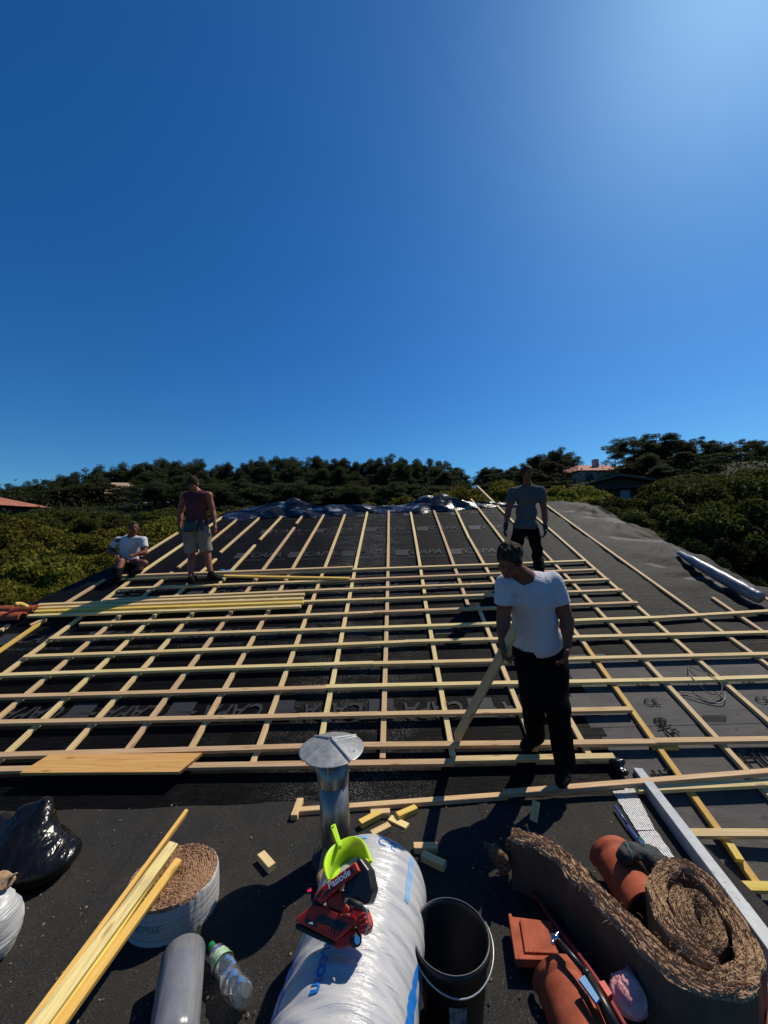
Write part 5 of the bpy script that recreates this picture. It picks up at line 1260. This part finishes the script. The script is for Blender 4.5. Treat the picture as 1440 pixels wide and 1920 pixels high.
# ------------------------------------------------------------ vegetation
def leafquads(C, size, rg, flat=0.0, elong=1.6):
    n = len(C); a = rg.normal(size=(n, 3)); a /= np.linalg.norm(a, axis=1)[:, None]; b = rg.normal(size=(n, 3)); b -= (b*a).sum(1)[:, None]*a; b /= np.linalg.norm(b, axis=1)[:, None]
    if flat: a[:, 2] *= (1-flat); b[:, 2] *= (1-flat)
    sz = size*rg.uniform(0.6, 1.3, n)[:, None]; a = a*sz*elong/2; b = b*sz/2
    V = np.stack([C-a, C-b*0.9, C+a, C+b*0.9], 1).reshape(-1, 3); F = np.arange(4*n).reshape(-1, 4); return V, F
def veg_mesh(name, V, F, m):
    me = bpy.data.meshes.new(name); me.from_pydata(V.tolist(), [], F.tolist()); me.materials.append(M_[m]); me.update(); return me
def bush_proto(seed, n=26000, size=0.042, m='bush', nb=46):
    rg = np.random.default_rng(seed); P = []
    cs = rg.normal(size=(nb, 3)); cs /= np.linalg.norm(cs, axis=1)[:, None]; cs[:, 2] = np.abs(cs[:, 2])*1.0-0.05; cs *= (rg.uniform(0.45, 0.95, nb)[:, None]); rad = rg.uniform(0.16, 0.34, nb)
    k = n//nb
    for c, r in zip(cs, rad):
        d = rg.normal(size=(k, 3)); d /= np.linalg.norm(d, axis=1)[:, None]; d[:, 2] = np.abs(d[:, 2])*0.9-0.15*rg.random(k); P.append(c+d*r*rg.uniform(0.72, 1.05, k)[:, None])
    V, F = leafquads(np.concatenate(P), size, rg); 
    st = [tube([(0, 0, -0.9), tuple(c*0.3+np.array((0, 0, -0.1))), tuple(c*0.9)], [0.03, 0.018, 0.005], 5) for c in cs[:9]]
    SV, SF = cat_(st); me2 = bpy.data.meshes.new('stem'); me2.from_pydata([tuple(v) for v in SV], [], SF); me2.materials.append(M_['bark'])
    return veg_mesh('foliage', V, F, m), me2
BP = [bush_proto(100+i) for i in range(4)]; BD = [bush_proto(120+i, m='bushdark') for i in range(2)]; BM = [bush_proto(140+i, m='bushmid') for i in range(3)]
NV = [0]
def add_bush(x, y, z, rx, rz, lab, pr, grp=None, cat='bush', name='bush'):
    r_ = bpy.data.objects.new(name, None); COL.objects.link(r_); r_.location = (x, y, z); r_.rotation_euler = (0, 0, random.uniform(0, 6.28)); r_.scale = (rx, rx*random.uniform(0.85, 1.1), rz)
    tag(r_, lab, cat, grp)
    for me, nm in zip(pr, ('foliage', 'stem')):
        o = bpy.data.objects.new(nm, me); COL.objects.link(o); o.parent = r_
    return r_
def bush_px(px, py, d, rx, rz, lab, pr, grp=None):
    """top of the crown seen at px,py when standing d metres away"""
    t = U(px, py, d); return add_bush(t.x, t.y, t.z-rz*1.12, rx, rz, lab, pr, grp)
random.seed(21)
# the hedge mass at left: from behind the verge forward
GL = 'olive green bushes crowding the left verge'
for (px, py, d, rx, rz) in ((20, 962, 9.2, 1.5, 1.5), (90, 975, 8.8, 1.3, 1.4), (150, 985, 8.4, 1.2, 1.3), (215, 985, 9.2, 1.2, 1.4), (270, 975, 10.0, 1.3, 1.4), (330, 962, 11.2, 1.5, 1.6), (30, 1010, 7.4, 1.2, 1.3), (95, 1025, 7.2, 1.1, 1.3), (155, 1030, 7.3, 0.9, 1.2), (190, 1022, 7.9, 0.9, 1.2),
    (-40, 1040, 6.4, 1.0, 1.4), (15, 1065, 6.3, 0.8, 1.2), (70, 1085, 6.4, 0.7, 1.1), (-60, 960, 10.0, 1.8, 1.8), (120, 1060, 6.9, 0.7, 1.2), (-110, 1000, 8, 1.4, 1.6), (395, 948, 13, 1.5, 1.6), (440, 944, 15, 1.6, 1.6), (-30, 1110, 5.5, 0.6, 1.1), (40, 1100, 6.1, 0.6, 1.1), (250, 1000, 8.7, 0.9, 1.2)):
    bush_px(px, py, d, rx, rz, 'dense olive green bush growing against the left verge of the roof', random.choice(BP), GL)
GB = 'sunlit bushes showing just above the ridge'
for (px, py, d, rx) in ((480, 945, 16, 1.8), (700, 938, 16, 1.6), (760, 925, 17, 1.8), (815, 912, 18, 2.0), (870, 908, 19, 2.2), (925, 902, 20, 2.2), (1045, 905, 19, 2.0), (1080, 908, 16, 1.7), (640, 940, 17, 1.6), (980, 905, 21, 2.2), (560, 945, 17, 1.6)):
    bush_px(px, py, d, rx, rx*0.9, 'yellow green bush rising just behind the roof ridge', random.choice(BP), GB)
GR = 'thick bushes along the right verge'
for (px, py, d, rx, rz) in ((1140, 925, 12.5, 1.4, 1.4), (1180, 928, 12, 1.3, 1.3), (1225, 915, 11.8, 1.5, 1.6), (1275, 893, 12.5, 1.9, 1.9), (1330, 890, 12.5, 1.9, 2.0), (1390, 885, 12.5, 2.0, 2.2), (1440, 880, 11.5, 2.0, 2.2), (1200, 950, 10.5, 1.1, 1.2), (1255, 945, 10.2, 1.3, 1.4), (1320, 930, 10.0, 1.4, 1.6), (1385, 925, 9.6, 1.4, 1.8), (1450, 925, 9.2, 1.5, 1.9), (1500, 880, 11, 2, 2.3), (1160, 955, 11.5, 1.0, 1.2)):
    bush_px(px, py, d, rx, rz, 'tall green bush massed beyond the right verge of the roof', random.choice(BM), GR)
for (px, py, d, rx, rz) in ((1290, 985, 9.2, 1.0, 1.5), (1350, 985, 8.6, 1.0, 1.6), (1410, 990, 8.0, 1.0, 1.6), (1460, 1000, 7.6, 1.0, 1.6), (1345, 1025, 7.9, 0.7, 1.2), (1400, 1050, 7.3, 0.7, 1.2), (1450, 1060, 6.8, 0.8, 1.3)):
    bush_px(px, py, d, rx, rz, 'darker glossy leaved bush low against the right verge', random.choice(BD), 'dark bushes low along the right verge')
for (px, py, d, rx) in ((1265, 888, 24, 2.2), (1300, 880, 27, 2.6), (1335, 884, 24, 2.2), (1365, 876, 28, 2.8), (1400, 880, 25, 2.4), (1435, 872, 28, 2.8), (1470, 874, 25, 2.6), (1320, 893, 20, 1.8), (1385, 888, 20, 1.9), (1445, 884, 19, 2.0), (1245, 898, 21, 1.7)):
    bush_px(px, py, d, rx, rx*0.9, 'broad dark green bush on the slope between the right hedge and the big pines', random.choice(BM), 'broad bushes below the right pines')
for (px, py, d, rx) in ((85, 950, 22, 2.0), (120, 947, 25, 2.2), (150, 952, 21, 1.8), (180, 955, 18, 1.5), (215, 958, 17, 1.4), (250, 955, 20, 1.6), (290, 950, 22, 1.8), (330, 946, 24, 1.8), (60, 955, 19, 1.6), (20, 958, 17, 1.5), (165, 966, 15, 1.3), (235, 968, 14, 1.2)):
    bush_px(px, py, d, rx, rx*0.85, 'shaded green bush between the left hedge and the wood', random.choice(BM), 'shaded bushes behind the left hedge')
GM = 'rounded dark shrubs on the rising ground'
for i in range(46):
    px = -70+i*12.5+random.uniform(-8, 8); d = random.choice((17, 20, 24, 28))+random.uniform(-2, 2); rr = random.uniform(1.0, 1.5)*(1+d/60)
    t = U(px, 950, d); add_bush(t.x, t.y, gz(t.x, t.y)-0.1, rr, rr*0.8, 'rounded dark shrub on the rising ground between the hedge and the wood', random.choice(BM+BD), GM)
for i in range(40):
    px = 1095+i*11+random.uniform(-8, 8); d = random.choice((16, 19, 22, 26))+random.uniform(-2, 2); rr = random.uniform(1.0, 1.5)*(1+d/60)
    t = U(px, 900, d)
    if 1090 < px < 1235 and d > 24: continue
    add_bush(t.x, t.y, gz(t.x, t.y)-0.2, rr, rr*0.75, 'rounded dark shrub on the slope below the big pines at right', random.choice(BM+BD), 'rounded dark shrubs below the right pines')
# dark scrub under and between: ground cover one could not count
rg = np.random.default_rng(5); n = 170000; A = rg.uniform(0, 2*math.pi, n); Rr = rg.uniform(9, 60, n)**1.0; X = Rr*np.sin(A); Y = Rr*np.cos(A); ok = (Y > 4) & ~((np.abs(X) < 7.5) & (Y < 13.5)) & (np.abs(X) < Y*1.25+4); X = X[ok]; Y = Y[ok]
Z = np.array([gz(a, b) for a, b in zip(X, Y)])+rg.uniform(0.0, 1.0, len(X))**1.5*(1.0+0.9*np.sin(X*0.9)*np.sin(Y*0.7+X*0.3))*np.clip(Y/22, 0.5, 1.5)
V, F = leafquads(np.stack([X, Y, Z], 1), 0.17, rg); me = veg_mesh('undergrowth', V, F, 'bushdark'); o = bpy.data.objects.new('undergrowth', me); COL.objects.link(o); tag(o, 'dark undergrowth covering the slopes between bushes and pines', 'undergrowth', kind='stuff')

def pine_proto(seed, kind):
    rg = np.random.default_rng(seed); H = 10.0; parts = []; 
    bend = rg.uniform(-0.6, 0.6, 2)
    def tp(t): return np.array((bend[0]*t*t+0.15*math.sin(t*5+seed), bend[1]*t*t, H*t))
    tr = [tp(t) for t in np.linspace(0, 0.93, 9)]; parts.append(tube([tuple(p) for p in tr], [0.19*(1-0.8*t) for t in np.linspace(0, 1, 9)], 7))
    cl = []; lo = {'umbrella': 0.52, 'dense': 0.22, 'sparse': 0.5, 'round': 0.32}[kind]; nb = {'umbrella': 26, 'dense': 44, 'sparse': 15, 'round': 36}[kind]
    for i in range(nb):
        t = lo+(0.95-lo)*(i+rg.random())/nb; a = rg.uniform(0, 6.28); u_ = (t-lo)/(0.97-lo)
        R_ = {'umbrella': 2.9*math.sqrt(max(0.05, 1-(u_-0.55)**2*2.2)), 'dense': 2.3*(1.05-u_**1.8*0.8), 'sparse': 2.3*(1-0.5*u_), 'round': 2.5*math.sqrt(max(.08, 1-(2*u_-0.9)**2))}[kind]*rg.uniform(0.55, 1.1)
        p0 = tp(t*0.93); p1 = p0+np.array((math.cos(a)*R_, math.sin(a)*R_, R_*rg.uniform(0.05, 0.4))); pm = (p0+p1)/2+np.array((0, 0, -0.12*R_))
        parts.append(tube([tuple(p0), tuple(pm), tuple(p1)], [0.055, 0.04, 0.012], 4)); cl.append((p1, rg.uniform(0.5, 0.95))); 
        if kind != 'sparse': cl.append(((pm+p1)/2+rg.normal(size=3)*0.2, rg.uniform(0.45, 0.8)))
    cl.append((tp(0.97), 0.7))
    P = []
    for c, r in cl:
        k = int(520*r if kind != 'sparse' else 330*r); d = rg.normal(size=(k, 3)); d /= np.linalg.norm(d, axis=1)[:, None]; c = c+rg.normal(size=3)*np.array((.1, .1, .28)); P.append(c+d*np.array((1, 1, 0.95))*r*rg.uniform(0.35, 1.05, k)[:, None])
    V, F = leafquads(np.concatenate(P), 0.105, rg, elong=2.0); crown = veg_mesh('crown', V, F, 'pine')
    tv, tf_ = cat_(parts); me = bpy.data.meshes.new('trunk'); me.from_pydata([tuple(v) for v in tv], [], tf_); me.materials.append(M_['bark'])
    return crown, me, H
PP = {k: [pine_proto(200+7*i+j*31, k) for i in range(3 if k in ('dense', 'round', 'umbrella') else 2)] for j, k in enumerate(('umbrella', 'dense', 'sparse', 'round'))}
def pine(px, py, d, kind, lab, grp=None, wid=1.0, hh=None):
    t = U(px, py, d); g_ = gz(t.x, t.y)-0.3; c, tr, H = random.choice(PP[kind]); s = (t.z-g_)/(H*1.02)
    r_ = bpy.data.objects.new('pine_tree', None); COL.objects.link(r_); r_.location = (t.x, t.y, g_); r_.rotation_euler = (0, 0, random.uniform(0, 6.28)); w_ = max(s, 0.75)*wid*random.uniform(0.9, 1.15); r_.scale = (w_, w_, s)
    tag(r_, lab, 'pine tree', grp)
    for me, nm in ((c, 'crown'), (tr, 'trunk')):
        o = bpy.data.objects.new(nm, me); COL.objects.link(o); o.parent = r_
PROF = [(-60, 905), (0, 903), (60, 898), (110, 893), (160, 872), (200, 866), (240, 872), (290, 855), (340, 864), (390, 866), (430, 862), (500, 850), (560, 856), (620, 852), (680, 857), (740, 850), (790, 858), (830, 862), (870, 880), (885, 886), (910, 870), (960, 868), (1000, 855), (1045, 838), (1075, 855)]
def prof(x):
    for (a, b), (c, d) in zip(PROF, PROF[1:]):
        if a <= x <= c: return b+(d-b)*(x-a)/(c-a)
    return 905
GW = 'pines of the dark wood beyond the ridge'
for i in range(58):
    px = -50+i*20.0+random.uniform(-7, 7)
    if 872 < px < 896 or px > 1080: continue
    k = 'sparse' if 150 < px < 250 and i % 2 else random.choice(('dense', 'round', 'dense', 'umbrella'))
    pine(px, prof(px)+random.uniform(-2, 9), random.uniform(58, 68), k, 'dark pine standing in the wood along the skyline beyond the ridge', GW)
for i in range(36):
    px = -40+i*31+random.uniform(-10, 10)
    if 860 < px < 905 or 200 < px < 262 or px > 1075: continue
    pine(px, prof(px)+random.uniform(14, 34), random.uniform(48, 56), random.choice(('dense', 'round')), 'lower dark pine in the front of the wood beyond the ridge', 'lower pines in front of the wood')
for i in range(44):
    px = -50+i*26+random.uniform(-10, 10)
    if px > 1085 or 195 < px < 262: continue
    pine(px, max(prof(px)+32, 902)+random.uniform(-4, 10), random.uniform(40, 47), random.choice(('dense', 'round')), 'short bushy pine low at the edge of the wood beyond the ridge', 'short bushy pines at the edge of the wood', 1.25)
GP = 'large pines on the hill at right'
for (px, py, d, k, w_) in ((1185, 818, 46, 'umbrella', 1.1), (1225, 815, 47, 'umbrella', 1.2), (1262, 822, 45, 'round', 1.1), (1300, 822, 48, 'umbrella', 1.1), (1335, 832, 46, 'dense', 1.0), (1425, 828, 47, 'umbrella', 1.0), (1460, 832, 46, 'umbrella', 1.1), (1210, 850, 42, 'dense', 1.1), (1280, 850, 42, 'dense', 1.1), (1350, 850, 43, 'round', 1.1), (1410, 855, 42, 'dense', 1.0), (1450, 860, 41, 'dense', 1.0), (1240, 872, 38, 'dense', 0.9), (1320, 872, 38, 'dense', 0.9), (1180, 868, 42, 'round', 0.9), (1500, 835, 44, 'dense', 1.1)):
    pine(px, py, d, k, 'large pine with a spreading dark crown on the hill behind the right bushes', GP, w_)
    if px > 1170: pine(px+random.uniform(-16, 16), py+random.uniform(12, 34), d+random.uniform(3, 8), 'dense', 'large pine with a spreading dark crown on the hill behind the right bushes', GP, w_*1.1)
pine(1385, 826, 44, 'umbrella', 'tall flat crowned pine standing slightly above the others at far right', None, 0.9)
pine(1152, 838, 44, 'sparse', 'thin straggly pine with open branches beside the pink roofed villa', None, 0.8)
for px, py in ((1112, 884), (1128, 876), (1160, 880)): pine(px, py, 66, 'round', 'small pine behind the pink roofed villa', 'small pines behind the villa')

# ------------------------------------------------------------ distant houses
def bldg(label, cx, cy, z0, w_, dp_, eave, ridge, roofm, wallm, hip=True, rot=0.0, over=0.6, wins=(), chim=None, panes='glass', arch=False, ridge_y=False):
    r_ = empty('house', (cx, cy, z0), label, 'house'); r_.rotation_euler = (0, 0, rot)
    def L_(name, V, F, m):
        o = mesh(name, V, F, m); o.parent = r_; return o
    hw, hd = w_/2, dp_/2; V, F = box((-hw, -hd, 0), (hw, hd, eave)); L_('wall', V, F, wallm)
    a, b = hw+over, hd+over; e = eave-0.05
    if ridge_y: V = [(-a, -b, e), (a, -b, e), (a, b, e), (-a, b, e), (0, -b, ridge), (0, b, ridge)]; F = [(0, 4, 5, 3), (1, 2, 5, 4), (0, 3, 2, 1)]
    else:
        k = a*0.45 if hip else a; V = [(-a, -b, e), (a, -b, e), (a, b, e), (-a, b, e), (-k, 0, ridge), (k, 0, ridge)]; F = [(0, 1, 5, 4), (1, 2, 5), (2, 3, 4, 5), (3, 0, 4), (0, 3, 2, 1)]
    o = L_('roof', V, F, roofm); s_ = o.modifiers.new('s', 'SOLIDIFY'); s_.thickness = 0.16
    if ridge_y:
        V = [(-hw, -hd-0.01, eave-.1), (hw, -hd-0.01, eave-.1), (0, -hd-0.01, ridge-0.25)]; L_('gable', V, [(0, 1, 2)], wallm)
    for (x, z, ww, hh) in wins:
        V, F = box((x-ww/2, -hd-0.05, z), (x+ww/2, -hd+0.02, z+hh)); wd = L_('window', V, F, panes)
        if arch:
            c_ = [(x+math.cos(t)*ww/2, -hd-0.05, z+hh+math.sin(t)*ww/2) for t in np.linspace(0, math.pi, 12)]; V, F = prism(c_, (0, 0.07, 0)); mesh('arch', V, F, panes).parent = wd
    if chim:
        V, F = box((chim[0]-.3, chim[1]-.3, eave), (chim[0]+.3, chim[1]+.3, ridge+0.5)); L_('chimney', V, F, 'wall')
    return r_
t = U(1112, 905, 52); bldg('villa with a faded pink tiled roof and dark arches among the pines at right', t.x, t.y, t.z-1.8, 8.5, 7, 2.9, 4.2, 'tileroof', 'wall', True, 0.12, wins=((-3.0, 1.4, 1.0, 0.9), (-0.2, 0.6, 1.3, 1.3), (1.8, 0.6, 1.3, 1.3), (3.4, 0.6, 0.9, 1.3)), chim=(-0.6, -1.5), arch=True)
t = U(1150, 930, 30); bldg('dark timber house with a low grey gable above the right bushes', t.x-0.3, t.y, t.z-1.0, 6.6, 5, 1.35, 2.35, 'greyroof', 'darkwall', False, -0.30, 0.7, wins=((-1.4, 0.2, 0.9, 0.9), (0.4, 0.3, 0.6, 0.9)), panes='pane', ridge_y=True)
t = U(232, 945, 50); bldg('tan roofed house half hidden among the trunks of the left pines', t.x, t.y, t.z-0.2, 4.6, 4, 1.6, 3.0, 'tanroof', 'wall', True, 0.3, wins=((-1, 0.5, 0.8, 0.8), (1, 0.5, 0.8, 0.8)))
t = U(196, 950, 47); bldg('low pale roofed annexe to the left of the tan roofed house', t.x, t.y, t.z-0.1, 4.4, 3, 1.0, 1.9, 'tanroof', 'darkwall', True, 0.1, wins=((0.5, 0.2, 0.9, 0.6),))
t = U(10, 965, 30); bldg('house with a bright orange tiled roof behind the left bushes', t.x-2.3, t.y, t.z-2.2, 5.2, 5, 2.9, 3.7, 'tileroof', 'darkwall', True, -0.25, 0.7, wins=((0.8, 1.2, 1, 1.2),))
